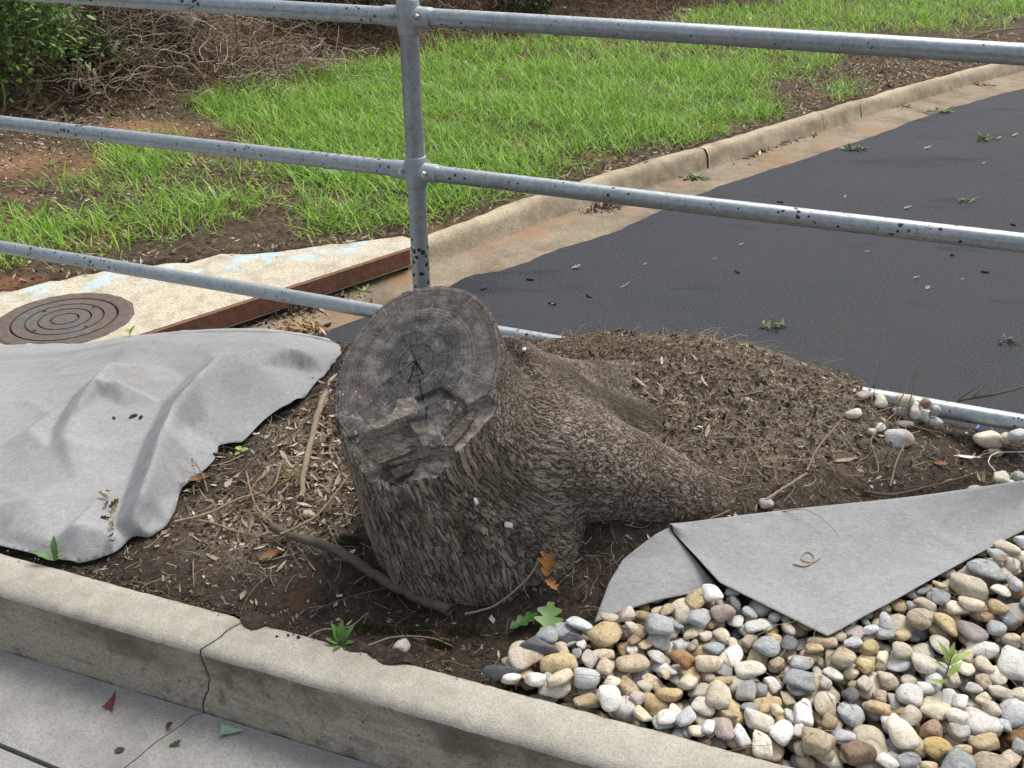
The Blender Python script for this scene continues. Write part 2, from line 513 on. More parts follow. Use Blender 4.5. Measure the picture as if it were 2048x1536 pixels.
def m_iron():
    k = NT('cast_iron_cover'); p = k.pos(); f = k.noise(p, 40, 5, 0.65); g = k.noise(p, 5, 4)
    c = k.ramp(f, [(0.3, (0.075, 0.07, 0.062)), (0.7, (0.15, 0.14, 0.125))])
    c = k.mix(k.ramp(g, [(0.45, 0.0), (0.7, 0.6)]), c, (0.13, 0.075, 0.05))
    return k.fin(c, 0.75, k.bump(f, 0.5, 0.004), spec=0.3)
M['iron'] = m_iron()
def m_rust():
    k = NT('rusty_frame_iron'); p = k.pos(); f = k.noise(p, 30, 5, 0.7)
    c = k.ramp(f, [(0.3, (0.13, 0.06, 0.04)), (0.55, (0.2, 0.095, 0.062)), (0.8, (0.27, 0.14, 0.095))])
    return k.fin(c, 0.8, k.bump(f, 0.4, 0.004), spec=0.25)
M['rust'] = m_rust()
def m_ring_iron():
    k = NT('cover_rim_iron'); p = k.pos(); f = k.noise(p, 30, 5, 0.7)
    c = k.ramp(f, [(0.3, (0.085, 0.066, 0.055)), (0.55, (0.13, 0.1, 0.083)), (0.8, (0.18, 0.145, 0.125))])
    return k.fin(c, 0.8, k.bump(f, 0.4, 0.004), spec=0.25)
M['ring_iron'] = m_ring_iron()
def m_fabric(name, c0, c1, dirt=True):
    k = NT(name); p = k.pos()
    fib = k.noise(k.vmul(p, (1.0, 0.3, 1.0)), 330, 4, 0.75); fib2 = k.noise(k.vmul(p, (0.3, 1.0, 1.0)), 240, 4, 0.7)
    f = k.math('MULTIPLY', k.math('ADD', fib, fib2), 0.5)
    c = k.ramp(f, [(0.36, c0), (0.62, c1)])
    cl = k.noise(p, 55, 4, 0.7)
    c = k.mix(k.ramp(cl, [(0.35, 0.22), (0.6, 0.0)]), c, tuple(x * 0.72 for x in c0))
    if dirt:
        c = k.mix(k.ramp(k.noise(p, 6, 5, 0.62), [(0.54, 0.0), (0.72, 0.3)]), c, (0.2, 0.175, 0.14))
        c = k.mix(k.ramp(k.noise(p, 17, 6, 0.75), [(0.63, 0.0), (0.72, 0.4)]), c, (0.15, 0.12, 0.085))
        c = k.mix(k.ramp(k.voro(p, 42), [(0.035, 0.8), (0.06, 0.0)]), c, (0.07, 0.055, 0.04))
    cr = k.noise(p, 26, 3, 0.5, 1.2)
    wr = k.math('ABSOLUTE', k.math('SUBTRACT', cr, 0.5))
    h = k.math('ADD', k.math('MULTIPLY', f, 0.5), k.math('MULTIPLY', k.ramp(wr, [(0.0, 1.0), (0.05, 0.0)]), 0.35))
    return k.fin(c, 0.75, k.bump(h, 0.35, 0.002), spec=0.25)
M['fabric'] = m_fabric('landscape_fabric', (0.25, 0.252, 0.25), (0.365, 0.366, 0.362))
M['fabric_dark'] = m_fabric('landscape_fabric_underside', (0.085, 0.088, 0.093), (0.13, 0.134, 0.142))

def m_bark():
    k = NT('stump_bark', True); b = k.attr('bc'); p = k.pos()
    w = k.vadd(b, k.vmul(k.noise(p, 30, 3, out='Color'), (0.012, 0.012, 0.012)))
    n1 = k.noise(w, 95, 3, 0.55, 0.35); n2 = k.noise(w, 190, 2, 0.6, 0.3)
    a1 = k.math('ABSOLUTE', k.math('SUBTRACT', n1, 0.5)); a2 = k.math('ABSOLUTE', k.math('SUBTRACT', n2, 0.5))
    fine = k.noise(p, 230, 3, 0.7); big = k.noise(p, 9, 3, 0.6)
    h = k.math('ADD', k.ramp(a1, [(0.0, 0.0), (0.045, 0.4), (0.2, 0.62)]), k.ramp(a2, [(0.0, 0.0), (0.05, 0.16), (0.2, 0.26)]))
    lump = k.noise(w, 24, 3, 0.6)
    h = k.math('MULTIPLY', h, k.ramp(lump, [(0.32, 0.7), (0.6, 1.1)]))
    h = k.math('ADD', h, k.math('MULTIPLY', k.math('SUBTRACT', fine, 0.5), 0.5))
    c = k.ramp(h, [(0.02, (0.016, 0.012, 0.009)), (0.26, (0.1, 0.079, 0.061)), (0.55, (0.21, 0.171, 0.134)), (0.9, (0.42, 0.37, 0.305))])
    c = k.mix(k.ramp(big, [(0.4, 0.35), (0.58, 0.0)]), c, (0.06, 0.042, 0.03))
    c = k.mix(k.math('MULTIPLY', k.ramp(big, [(0.5, 0.0), (0.66, 0.5)]), k.ramp(fine, [(0.45, 0.0), (0.62, 1.0)])), c, (0.25, 0.235, 0.2))
    return k.fin(c, 0.92, None, spec=0.12, disp=h, dscale=0.0062)
M['bark'] = m_bark()
def m_cut():
    k = NT('weathered_end_grain', True); a = k.attr('pc'); p = k.pos()
    x = k.sep(a)          # x, y about the pith with the rim at radius 1, z = depth of break
    r = k.math('SQRT', k.math('ADD', k.math('MULTIPLY', x[0], x[0]), k.math('MULTIPLY', x[1], x[1])))
    th = k.math('ARCTAN2', x[1], x[0])
    wob = k.noise(p, 16, 4, 0.6)
    rr = k.math('ADD', r, k.math('MULTIPLY', k.math('SUBTRACT', wob, 0.5), 0.13))
    ring = k.math('SINE', k.math('MULTIPLY', k.math('POWER', rr, 1.3), 128.0))
    ring2 = k.math('SINE', k.math('MULTIPLY', rr, 37.0))
    rays = k.noise(k.comb(k.math('COSINE', th), k.math('SINE', th), k.math('MULTIPLY', r, 0.12)), 42, 5, 0.75)
    fine = k.noise(p, 300, 4, 0.75); mid = k.noise(p, 32, 5, 0.7); big = k.noise(p, 10, 4, 0.6)
    c = k.ramp(mid, [(0.3, (0.05, 0.043, 0.038)), (0.5, (0.12, 0.105, 0.092)), (0.7, (0.23, 0.21, 0.185))])
    heart = k.math('ADD', rr, k.math('MULTIPLY', k.math('SUBTRACT', big, 0.5), 0.6))
    c = k.mix(k.ramp(heart, [(0.45, 0.9), (0.68, 0.0)]), c, k.ramp(mid, [(0.35, (0.022, 0.024, 0.026)), (0.55, (0.062, 0.066, 0.07)), (0.72, (0.2, 0.205, 0.205))]))
    c = k.mix(k.math('MULTIPLY', k.ramp(ring, [(0.75, 0.0), (0.99, 0.55)]), k.math('MULTIPLY', k.ramp(fine, [(0.4, 0.0), (0.6, 1.0)]), k.ramp(k.noise(p, 18, 3), [(0.42, 0.1), (0.62, 1.0)]))), c, (0.27, 0.25, 0.22))
    c = k.mix(k.math('MULTIPLY', k.ramp(ring2, [(0.6, 0.0), (1.0, 0.55)]), k.ramp(k.noise(p, 13, 3), [(0.42, 0.0), (0.6, 1.0)])), c, (0.022, 0.019, 0.017))
    c = k.mix(k.ramp(k.math('ABSOLUTE', k.math('SUBTRACT', rr, 0.93)), [(0.0, 0.75), (0.012, 0.0)]), c, (0.016, 0.013, 0.012))
    c = k.mix(k.math('MULTIPLY', k.ramp(rays, [(0.57, 0.0), (0.66, 0.8)]), k.ramp(fine, [(0.35, 0.2), (0.6, 1.0)])), c, (0.34, 0.325, 0.295))
    c = k.mix(k.ramp(rays, [(0.34, 0.6), (0.41, 0.0)]), c, (0.02, 0.018, 0.016))
    c = k.mix(k.ramp(k.noise(p, 12, 3), [(0.58, 0.0), (0.7, 0.35)]), c, (0.12, 0.07, 0.055))
    scr = k.noise(k.comb(k.math('ADD', k.math('MULTIPLY', x[0], 5.0), k.math('MULTIPLY', x[1], 2.0)), k.math('SUBTRACT', k.math('MULTIPLY', x[1], 70.0), k.math('MULTIPLY', x[0], 26.0)), 0.0), 1.0, 4, 0.7)
    c = k.mix(k.ramp(scr, [(0.6, 0.0), (0.72, 0.5)]), c, (0.3, 0.28, 0.25))
    c = k.mix(k.ramp(scr, [(0.3, 0.45), (0.4, 0.0)]), c, (0.03, 0.026, 0.023))
    # drying cracks that star out from the pith
    crk = None
    for ang, rmax, w in [(-1.62, 0.22, 0.006), (-2.8, 0.17, 0.005), (-0.85, 0.18, 0.005), (0.75, 0.08, 0.005), (-1.15, 0.6, 0.003), (2.15, 0.24, 0.003), (-2.3, 0.5, 0.003)]:
        d = k.math('ABSOLUTE', k.math('ADD', k.math('SUBTRACT', k.math('MULTIPLY', x[0], math.sin(ang)), k.math('MULTIPLY', x[1], math.cos(ang))), k.math('MULTIPLY', k.math('SUBTRACT', wob, 0.5), 0.05)))
        al = k.math('ADD', k.math('MULTIPLY', x[0], math.cos(ang)), k.math('MULTIPLY', x[1], math.sin(ang)))
        m_ = k.math('MULTIPLY', k.math('LESS_THAN', d, w), k.math('MULTIPLY', k.math('GREATER_THAN', al, 0.0), k.math('LESS_THAN', r, rmax)))
        crk = m_ if crk is None else k.math('MAXIMUM', crk, m_)
    c = k.mix(k.math('MULTIPLY', crk, 0.92), c, (0.006, 0.006, 0.006))
    # pale lichen flecks on the lower left of the cut
    low = k.ramp(k.math('ADD', k.math('MULTIPLY', x[1], -0.8), k.math('MULTIPLY', r, 0.3)), [(0.25, 0.0), (0.7, 1.0)])
    fl = k.math('MULTIPLY', k.ramp(k.voro(p, 95), [(0.14, 1.0), (0.22, 0.0)]), k.math('MULTIPLY', k.ramp(k.noise(p, 24, 3), [(0.5, 0.0), (0.6, 1.0)]), low))
    c = k.mix(fl, c, (0.48, 0.47, 0.42))
    # fresher brown wood where chunks broke away
    c = k.mix(k.ramp(x[2], [(0.1, 0.0), (0.5, 0.8)]), c, k.ramp(k.noise(k.vmul(p, (1, 1, 4)), 60, 5, 0.7), [(0.35, (0.12, 0.095, 0.075)), (0.52, (0.31, 0.265, 0.21)), (0.72, (0.5, 0.45, 0.37))]))
    h = k.math('ADD', k.math('MULTIPLY', ring, 0.05), k.math('ADD', k.math('MULTIPLY', fine, 0.5), k.math('ADD', k.math('MULTIPLY', rays, 0.5), mid)))
    h = k.math('SUBTRACT', h, k.math('MULTIPLY', crk, 1.2))
    return k.fin(c, 0.88, None, spec=0.2, disp=k.math('MULTIPLY', h, 0.5), dscale=0.006)
M['cut'] = m_cut()
def m_pebble(name, c0, c1, speck=None, rough=0.6, sc=1.0, band=0.0):
    k = NT(name); rn = k.rnd()
    v = k.vadd(k.pos(), k.comb(k.math('MULTIPLY', rn, 9.0), rn, k.math('MULTIPLY', rn, 3.0)))
    f = k.noise(v, 38 * sc, 4, 0.62); fine = k.noise(v, 300, 3, 0.7); g = k.noise(v, 120, 3, 0.6)
    c = k.ramp(f, [(0.3, c0), (0.7, c1)])
    c = k.mix(k.ramp(fine, [(0.32, 0.5), (0.52, 0.0)]), c, tuple(x * 0.5 for x in c0))
    if speck:
        c = k.mix(k.ramp(g, [(0.53, 0.0), (0.66, 0.75)]), c, speck)
    # some stones carry iron staining or soil film on one side
    st = k.math('MULTIPLY', k.ramp(k.noise(v, 22, 3), [(0.5, 0.0), (0.66, 0.65)]), k.ramp(k.math('FRACT', k.math('MULTIPLY', rn, 13.7)), [(0.5, 0.0), (0.8, 1.0)]))
    c = k.mix(st, c, (0.3, 0.19, 0.085))
    hsv = k.n('ShaderNodeHueSaturation'); k.s(hsv.inputs['Color'], c)
    k.s(hsv.inputs['Value'], k.math('ADD', k.math('MULTIPLY', rn, 0.5), 0.76))
    k.s(hsv.inputs['Saturation'], k.math('ADD', k.math('MULTIPLY', k.math('FRACT', k.math('MULTIPLY', rn, 7.3)), 0.5), 0.68))
    return k.fin(hsv.outputs[0], rough, k.bump(k.math('ADD', k.math('MULTIPLY', f, 1.5), k.math('ADD', g, k.math('MULTIPLY', fine, 0.5))), 0.5, 0.004), spec=0.3)
PEB = [  # name, label adjective, weight, material
    ('cream', 'cream', 38, m_pebble('pebble_cream', (0.5, 0.44, 0.32), (0.66, 0.6, 0.48), (0.4, 0.33, 0.22))),
    ('white', 'chalky white', 11, m_pebble('pebble_white', (0.56, 0.54, 0.48), (0.7, 0.68, 0.62), (0.45, 0.42, 0.36))),
    ('tan', 'tan', 18, m_pebble('pebble_tan', (0.36, 0.27, 0.15), (0.52, 0.43, 0.28), (0.24, 0.16, 0.08))),
    ('ochre', 'ochre yellow', 6, m_pebble('pebble_ochre', (0.42, 0.32, 0.16), (0.58, 0.47, 0.27), (0.3, 0.2, 0.09))),
    ('grey', 'blue grey', 10, m_pebble('pebble_blue_grey', (0.25, 0.265, 0.26), (0.38, 0.395, 0.385), (0.45, 0.46, 0.46))),
    ('pale', 'pale grey', 10, m_pebble('pebble_pale_grey', (0.42, 0.425, 0.42), (0.57, 0.575, 0.57), (0.3, 0.3, 0.3))),
    ('pink', 'pinkish grey', 3, m_pebble('pebble_pinkish', (0.33, 0.25, 0.22), (0.46, 0.38, 0.34), (0.25, 0.18, 0.16))),
    ('rust', 'rust brown', 3, m_pebble('pebble_rust', (0.2, 0.11, 0.05), (0.34, 0.2, 0.1), (0.12, 0.06, 0.03))),
    ('char', 'dark slate', 1, m_pebble('pebble_slate', (0.08, 0.085, 0.09), (0.15, 0.155, 0.16), (0.2, 0.2, 0.2))),
]
PEBM = {a[0]: a[3] for a in PEB}
PEBL = {a[0]: a[1] for a in PEB}
def m_plain(name, c, rough=0.7, nscale=80, amt=0.2, spec=0.3):
    k = NT(name); f = k.noise(k.pos(), nscale, 4, 0.6)
    return k.fin(k.mix(k.math('MULTIPLY', f, amt * 2), c, tuple(x * 0.5 for x in c)), rough, k.bump(f, 0.25, 0.002), spec=spec)
M['dry_leaf'] = m_plain('dry_brown_leaf', (0.26, 0.13, 0.06), 0.75)
M['orange_leaf'] = m_plain('dry_orange_leaf', (0.42, 0.2, 0.06), 0.7)
M['red_leaf'] = m_plain('dark_red_leaf', (0.13, 0.035, 0.03), 0.7)
M['pale_leaf'] = m_plain('pale_tan_leaf', (0.42, 0.34, 0.23), 0.75)
M['mint_leaf'] = m_plain('pale_green_leaf', (0.3, 0.42, 0.27), 0.6)
M['weed_leaf'] = m_plain('weed_leaf', (0.085, 0.18, 0.035), 0.5, spec=0.4)
M['seedling'] = m_plain('seedling_leaf', (0.26, 0.36, 0.08), 0.5, spec=0.4)
M['oak_green'] = m_plain('oak_leaf_green', (0.13, 0.25, 0.06), 0.5, spec=0.4)
M['oak_deep'] = m_plain('oak_leaf_deep_green', (0.05, 0.13, 0.025), 0.5, spec=0.4)
M['white_bit'] = m_plain('white_scrap', (0.75, 0.74, 0.7), 0.8)
M['blue_cord'] = m_plain('blue_cord', (0.16, 0.33, 0.68), 0.5)
M['branch'] = m_plain('grey_branch_bark', (0.22, 0.18, 0.135), 0.9, 60, 1.0)
M['root_pale'] = m_plain('pale_peeled_root', (0.36, 0.29, 0.2), 0.85, 130, 0.5)
M['log'] = m_plain('old_log_bark', (0.15, 0.115, 0.085), 0.9, 20, 1.0)
M['dark_bit'] = m_plain('dark_crumb', (0.05, 0.042, 0.035), 0.9)
M['moss'] = m_plain('moss', (0.07, 0.075, 0.02), 0.95, 200, 0.6)
M['hole'] = m_plain('hole_black', (0.012, 0.011, 0.01), 0.9)  # near-black colour standing in for the dark of holes and open gaps

# ------------------------------------------------------------------ the raised bed: rail line u, distance v towards the kerb
R0 = np.array([-0.2522, 2.4908]); TH = -0.3772
RD = np.array([math.cos(TH), math.sin(TH)]); RN = np.array([math.sin(TH), -math.cos(TH)])
def uv2xy(u, v):
    u = np.asarray(u, float); v = np.asarray(v, float)
    return R0[0] + RD[0] * u + RN[0] * v, R0[1] + RD[1] * u + RN[1] * v
def xy2uv(x, y):
    dx, dy = np.asarray(x) - R0[0], np.asarray(y) - R0[1]
    return RD[0] * dx + RD[1] * dy, RN[0] * dx + RN[1] * dy
def kerb_v(u):           # distance of the near kerb's back edge from the rail line
    return 1.150 - 0.036 * (np.asarray(u) + 0.2)
CP = []
for v, row in {
    -0.03: [(-2.6, -.5), (-1.72, -.335), (-1.35, -.258), (-1.0, -.155), (-.57, -.065), (-.35, -.056), (-.2, -.045), (0, .0), (.31, .065), (.45, .1), (.66, .142), (.85, .165), (.99, .142), (1.1, .13), (1.2, .105), (1.28, .06), (1.4, .03), (1.56, .025), (2.3, .0)],
    0.12: [(-2.6, -.45), (-1.7, -.3), (-1.3, -.21), (-.95, -.112), (-.55, -.02), (-.3, .0), (0, .05), (.3, .12), (.6, .19), (.85, .195), (1.05, .155), (1.2, .115), (1.35, .07), (1.56, .03), (2.3, .0)],
    0.32: [(-2.6, -.34), (-1.7, -.225), (-1.2, -.135), (-.8, -.04), (-.45, .03), (-.2, .05), (.2, .12), (.6, .18), (.85, .17), (1.05, .125), (1.25, .065), (1.6, .02), (2.3, 0)],
    0.56: [(-2.6, -.15), (-1.6, -.1), (-1.1, -.045), (-.6, .025), (-.25, .05), (0, .075), (.5, .12), (.78, .115), (.95, .085), (1.2, .05), (1.6, .015), (2.3, 0)],
    0.72: [(.62, .07), (.72, .06), (.8, .055)],
    0.8: [(-2.6, -.05), (-1.2, -.02), (-.6, .015), (-.2, .035), (.05, .045), (.3, .03), (.6, .015), (.8, .012), (1.0, -.01), (1.3, -.035), (1.7, -.045), (2.3, -.045)],
    0.95: [(-2.6, -.02), (-1.2, -.01), (-.5, .0), (-.1, .01), (.12, .0), (.3, -.03), (.42, -.07), (.6, -.055), (.75, -.05), (.95, -.05), (1.25, -.05), (1.7, -.05), (2.3, -.05)],
    1.13: [(-2.6, -.015), (-1.2, -.012), (-.5, -.012), (0, -.01), (.25, -.006), (.45, -.004), (.58, -.01), (.7, -.035), (.9, -.045), (1.3, -.045), (1.8, -.045), (2.4, -.045)],
}.items():
    for u, z in row: CP.append((u, v, z))
CP = np.array(CP)
_d = np.hypot(CP[:, None, 0] - CP[None, :, 0], CP[:, None, 1] - CP[None, :, 1])
_w = np.linalg.solve(np.vstack([np.hstack([_d, np.ones((len(CP), 1))]), np.append(np.ones(len(CP)), 0)[None]]), np.append(CP[:, 2], 0))
def bed_h(x, y, detail=True):
    x = np.asarray(x, float); y = np.asarray(y, float)
    sh = x.shape
    u, v = xy2uv(x.ravel(), y.ravel())
    h = np.hypot(u[:, None] - CP[None, :, 0], v[:, None] - CP[None, :, 1]) @ _w[:-1] + _w[-1]
    if detail:
        h = h + 0.016 * fbm(x.ravel() * 9, y.ravel() * 9, 3, 4) * np.clip((1.12 - v) / 0.12, 0.15, 1)
    return h.reshape(sh)
def G(px, py, dz=0.0, lift=0.0):
    """where the photograph's pixel meets the bed"""
    r = ray(px, py)
    t = np.linspace(0.9 / FPX, 3.6 / FPX, 700)
    q = r[None] * t[:, None] + np.array([0, 0, CAMH])
    b = q[:, 2] - bed_h(q[:, 0], q[:, 1], False) - lift
    i = np.argmax(b < 0)
    if b[i] >= 0:
        i = len(t) - 1
    f = b[i - 1] / (b[i - 1] - b[i] + 1e-12) if i > 0 else 0
    p = q[i - 1] * (1 - f) + q[i] * f
    p[2] = bed_h(p[:1], p[1:2])[0] + dz
    return p

NU, NV = 640, 250
uu = np.linspace(-2.4, 2.2, NU)
tv = np.linspace(0, 1, NV)
UU, TV = np.meshgrid(uu, tv, indexing='ij')
SPILL = np.clip(0.034 * (fbm(UU * 14, UU * 0 + 4, 6, 5) + .22), 0, .03) * np.clip((UU - .1) / .06, 0, 1) * np.clip((.66 - UU) / .1, 0, 1)
VV = -0.05 + 0.03 * fbm(UU * 6, UU * 0, 5, 3) + TV * (kerb_v(UU) + 0.004 + 0.05 + SPILL)
X, Y = uv2xy(UU, VV)
Z = bed_h(X, Y)
Z += 0.006 * fbm(X * 60, Y * 60, 11, 3) * (VV < 1.08)
Z = np.where(VV > 1.12, np.minimum(Z, -0.004), Z)
SW = np.clip(SPILL / .014, 0, 1) * np.clip((VV - kerb_v(UU) + .03) / .016, 0, 1)
Z = Z * (1 - SW) + SW * (0.0062 + .0055 * np.clip(1 - (VV - kerb_v(UU)) / (SPILL + .001), 0, 1) ** .7 + .006 * fbm(X * 70, Y * 70, 12, 3) * np.clip(1 - (VV - kerb_v(UU)) / (SPILL + .001), 0, 1))
top = np.stack([X, Y, Z], -1)
sk0 = top[:, :1].copy(); sk0[..., 2] = -1.0
full = np.concatenate([sk0, top], 1)
def gauss(px, py, cx, cy, sx, sy): return np.exp(-((px - cx) / sx) ** 2 - ((py - cy) / sy) ** 2)
def dens_chips(px, py):
    d = 0.10 + 1.0 * gauss(px, py, 1380, 830, 220, 110) + 1.0 * gauss(px, py, 620, 950, 95, 120) + .7 * gauss(px, py, 480, 1060, 120, 60) + .45 * gauss(px, py, 1650, 860, 200, 90) + .6 * gauss(px, py, 1300, 700, 260, 30)
    d = np.where((px > 1150) & (py > 1060), 0.12, d)
    d = np.where((px < 760) & (py > 1170), 0.12, d)
    return np.clip(d, 0, 1)
fj_ = project(full.reshape(-1, 3))
duff = np.zeros((full.shape[0] * full.shape[1], 3)); duff[:, 0] = np.clip(dens_chips(fj_[:, 0], fj_[:, 1]) * 1.5 - .1, 0, 1)
bed = link('soil_bed', make_mesh('soil_bed', full.reshape(-1, 3), gridfaces(NU, NV + 1)[:, ::-1].copy(), [M['soil']], vecs={'duff': duff}))
setprops(bed, kind='structure')

# ------------------------------------------------------------------ near kerb (two segments either side of the crack) and pavement
ZP = -0.14
kerb = empty('kerb'); setprops(kerb, kind='structure')
UC = 0.165                                        # the crack
def crack_off(s):                                  # s from foot of face (0) over the arris (1) to the back of the top (2)
    s = np.asarray(s, float)
    return np.interp(s, [0, .3, .6, 1, 1.4, 2], [-.012, .0, .006, -.002, .012, .034]) + 0.009 * fbm(s * 7, s * 0 + 3, 21, 4)
def kerb_segment(u0, u1, crack_at_start, sgn):
    prof = [(0.115, ZP - 0.05, 0), (0.112, ZP + 0.0, 0.0), (0.108, -0.10, .3), (0.104, -0.06, .6), (0.1005, -0.025, .85), (0.098, -0.009, .95), (0.092, -0.001, 1.0), (0.082, 0.004, 1.1), (0.06, 0.006, 1.4), (0.03, 0.006, 1.7), (0.008, 0.004, 1.95), (0.0, -0.002, 2.0), (-0.002, -0.09, 2.0)]
    # refine the profile
    pr = np.array(prof)
    pq = []
    for a_, b_ in zip(pr[:-1], pr[1:]):
        m_ = max(1, int(np.hypot(*(b_ - a_)[:2]) / 0.012))
        pq += [a_ + (b_ - a_) * i_ / m_ for i_ in range(m_)]
    pr = np.array(pq + [pr[-1]])
    n = 420
    us = np.linspace(0, 1, n)
    V = np.zeros((n, len(pr), 3))
    for j, (w, z, s) in enumerate(pr):
        a, b = u0, u1
        if crack_at_start: a = u0 + crack_off(s) + sgn * 0.0013
        else: b = u1 + crack_off(s) + sgn * 0.0013
        U = a + (b - a) * us
        rough = 0.0035 * fbm(U * 22, np.full(n, s * 3.0), 33, 4) + 0.0018 * fbm(U * 90, np.full(n, s * 9.0), 35, 3)
        chip = np.where((s > .84) & (s < 1.15), -0.012 * np.clip(fbm(U * 30, U * 0 + 1.0, 37, 3) - 0.32, 0, 1), 0)
        vv = kerb_v(U) + w + rough + chip
        x, y = uv2xy(U, vv)
        V[:, j, 0], V[:, j, 1] = x, y
        V[:, j, 2] = z + 0.6 * rough * (s >= 0.9) + chip * 0.6
    f = gridfaces(n, len(pr))
    mi = np.array([(1 if pr[k % (len(pr) - 1), 2] < .93 else 0) for k in range(len(f))])
    fl = [tuple(int(i) for i in q) for q in f]
    capA = tuple(range(len(pr))); capB = tuple(reversed(range((n - 1) * len(pr), n * len(pr))))
    me = make_mesh('kerb_segment', V.reshape(-1, 3), fl + [capA[::-1], capB[::-1]], [M['kerb'], M['kerb_face']], midx=list(mi) + [0, 0])
    return link('kerb_segment', me, kerb)
kerb_segment(-3.2, UC, False, -1)
kerb_segment(UC, 3.2, True, 1)

pave = empty('pavement'); setprops(pave, kind='structure')
def jag(p0, p1, n, amp, seed):
    p0, p1 = np.array(p0), np.array(p1)
    t = np.linspace(0, 1, n)[:, None]
    q = p0 * (1 - t) + p1 * t
    d = (p1 - p0) / np.linalg.norm(p1 - p0); nn = np.array([-d[1], d[0]])
    a = amp * fbm(t[:, 0] * 7, t[:, 0] * 0, seed, 4); a[0] = a[-1] = 0
    return q + nn * a[:, None]
def prism(name, poly, z0, z1, mats, parent, smooth=False, fine=None):
    poly = np.asarray(poly, float)
    area = 0.5 * np.sum(poly[:, 0] * np.roll(poly[:, 1], -1) - np.roll(poly[:, 0], -1) * poly[:, 1])
    if area < 0: poly = poly[::-1]
    n = len(poly)
    v = np.vstack([np.c_[poly, np.full(n, z0)], np.c_[poly, np.full(n, z1)]])
    f = [tuple(range(n, 2 * n)), tuple(reversed(range(n)))] + [(i, (i + 1) % n, n + (i + 1) % n, n + i) for i in range(n)]
    return link(name, make_mesh(name, v, f, mats, smooth), parent)
kf = lambda u: uv2xy(u, kerb_v(u) + 0.1145)
c_top = np.array(kf(UC - 0.012))
c_bot = P(205, 1580, ZP)[:2]
dcr = (c_bot - c_top) / np.linalg.norm(c_bot - c_top)
crk = jag(c_top, c_bot + dcr * 0.9, 60, 0.035, 51)
ja, jb = P(0, 1490, ZP)[:2], P(130, 1536, ZP)[:2]
dj = (jb - ja) / np.linalg.norm(jb - ja)
# the joint runs parallel to the kerb, cut across by the crack
# find where the joint line meets the crack
nj = np.array([-dj[1], dj[0]])
side = (crk - ja) @ nj
ix = int(np.argmax(np.sign(side) != np.sign(side[0])))
X0 = crk[ix]
g = 0.0012
off = np.array([-dcr[1], dcr[0]])
if off[0] > 0: off = -off                        # points to the left slab
L0 = np.array(kf(-3.2)); L1 = ja - dj * 2.2
jw = 0.004
ns = nj if ((L0 - ja) @ nj) > 0 else -nj         # towards the kerb
left_up = [L0, c_top + off * g] + [q + off * g for q in crk[1:ix]] + [X0 + off * g + ns * jw, ja + ns * jw, L1 + ns * jw]
prism('slab', left_up, ZP - 0.05, ZP, [M['pave']], pave)
end = crk[-1]
left_lo = [L1 - ns * jw, ja - ns * jw, X0 + off * g - ns * jw] + [q + off * g for q in crk[ix:]] + [end + np.array([-3.2, 0.0])]
prism('slab', left_lo, ZP - 0.05, ZP - 0.002, [M['pave']], pave)
right = [c_top - off * g] + [q - off * g for q in crk[1:]] + [end + np.array([2.6, -0.2]), np.array(kf(3.2))]
prism('slab', right, ZP - 0.05, ZP, [M['pave']], pave)
sub = link('subbase', make_mesh('subbase', [[-5, -1, ZP - 0.03], [4, -1, ZP - 0.03], [4, 2.0, ZP - 0.03], [-5, 3.0, ZP - 0.03]], [(0, 1, 2, 3)], [M['hole']], False), pave)

# ------------------------------------------------------------------ road, gutter, far kerb, verge
ZR, ZK = -0.80, -0.65
foot = np.array([(-0.461, 5.105), (-0.09, 5.515), (0.208, 5.841), (0.70, 6.33), (1.159, 6.764), (1.548, 7.11), (2.694, 8.2), (3.205, 8.69), (4.009, 9.43), (5.035, 10.31), (7.6, 12.4), (12.0, 15.8)])
foot = np.vstack([foot[0] + (foot[0] - foot[1]) * 0.13, foot])
KP = smooth_path(foot, 260)
def frame(path):
    tg = np.gradient(path, axis=0); tg /= np.linalg.norm(tg, axis=1)[:, None]
    return tg, np.stack([-tg[:, 1], tg[:, 0]], -1)       # normal towards the verge
KT, KN = frame(KP)
seglen = np.r_[0, np.cumsum(np.linalg.norm(np.diff(KP, axis=0), axis=1))]
def path_off(path, nrm, d): return path + nrm * (d[:, None] if np.ndim(d) else d)
# asphalt edge
edge_pts = np.vstack([[(-2.9, 2.3), (-1.02, 4.172)], [P(x, y, ZR)[:2] for x, y in [(870, 585), (941, 553), (1020, 536), (1114, 499), (1198, 474), (1272, 444), (1400, 387), (1527, 345), (1645, 305), (1757, 268), (1859, 230), (1961, 200), (2048, 177)]], [(8.0, 11.9), (13.2, 15.8)]])
AE = smooth_path(edge_pts, 220)
at, an = frame(AE)
AE = AE + an * (0.02 * fbm(np.arange(220) * 0.35, np.zeros(220), 61, 3))[:, None]
road_poly = np.vstack([AE, [(24, 14), (24, -3), (4.0, -3), uv2xy(2.2, -0.02), uv2xy(-2.5, -0.02)]])
def flat_poly(poly, z):
    n = len(poly)
    r = delaunay_2d_cdt([Vector(p) for p in poly], [(i, (i + 1) % n) for i in range(n)], [], 1, 1e-5)
    v = np.array([[a[0], a[1], z] for a in r[0]])
    f = []
    for q in r[2]:
        q = list(q); c = v[q].mean(0)
        e1, e2 = v[q[1]] - v[q[0]], v[q[2]] - v[q[0]]
        f.append(tuple(q if e1[0] * e2[1] - e1[1] * e2[0] > 0 else q[::-1]))
    return v, f
rv, rf = flat_poly(road_poly, ZR)
road = link('road', make_mesh('road', rv, rf, [M['asphalt']], False))
setprops(road, kind='structure')
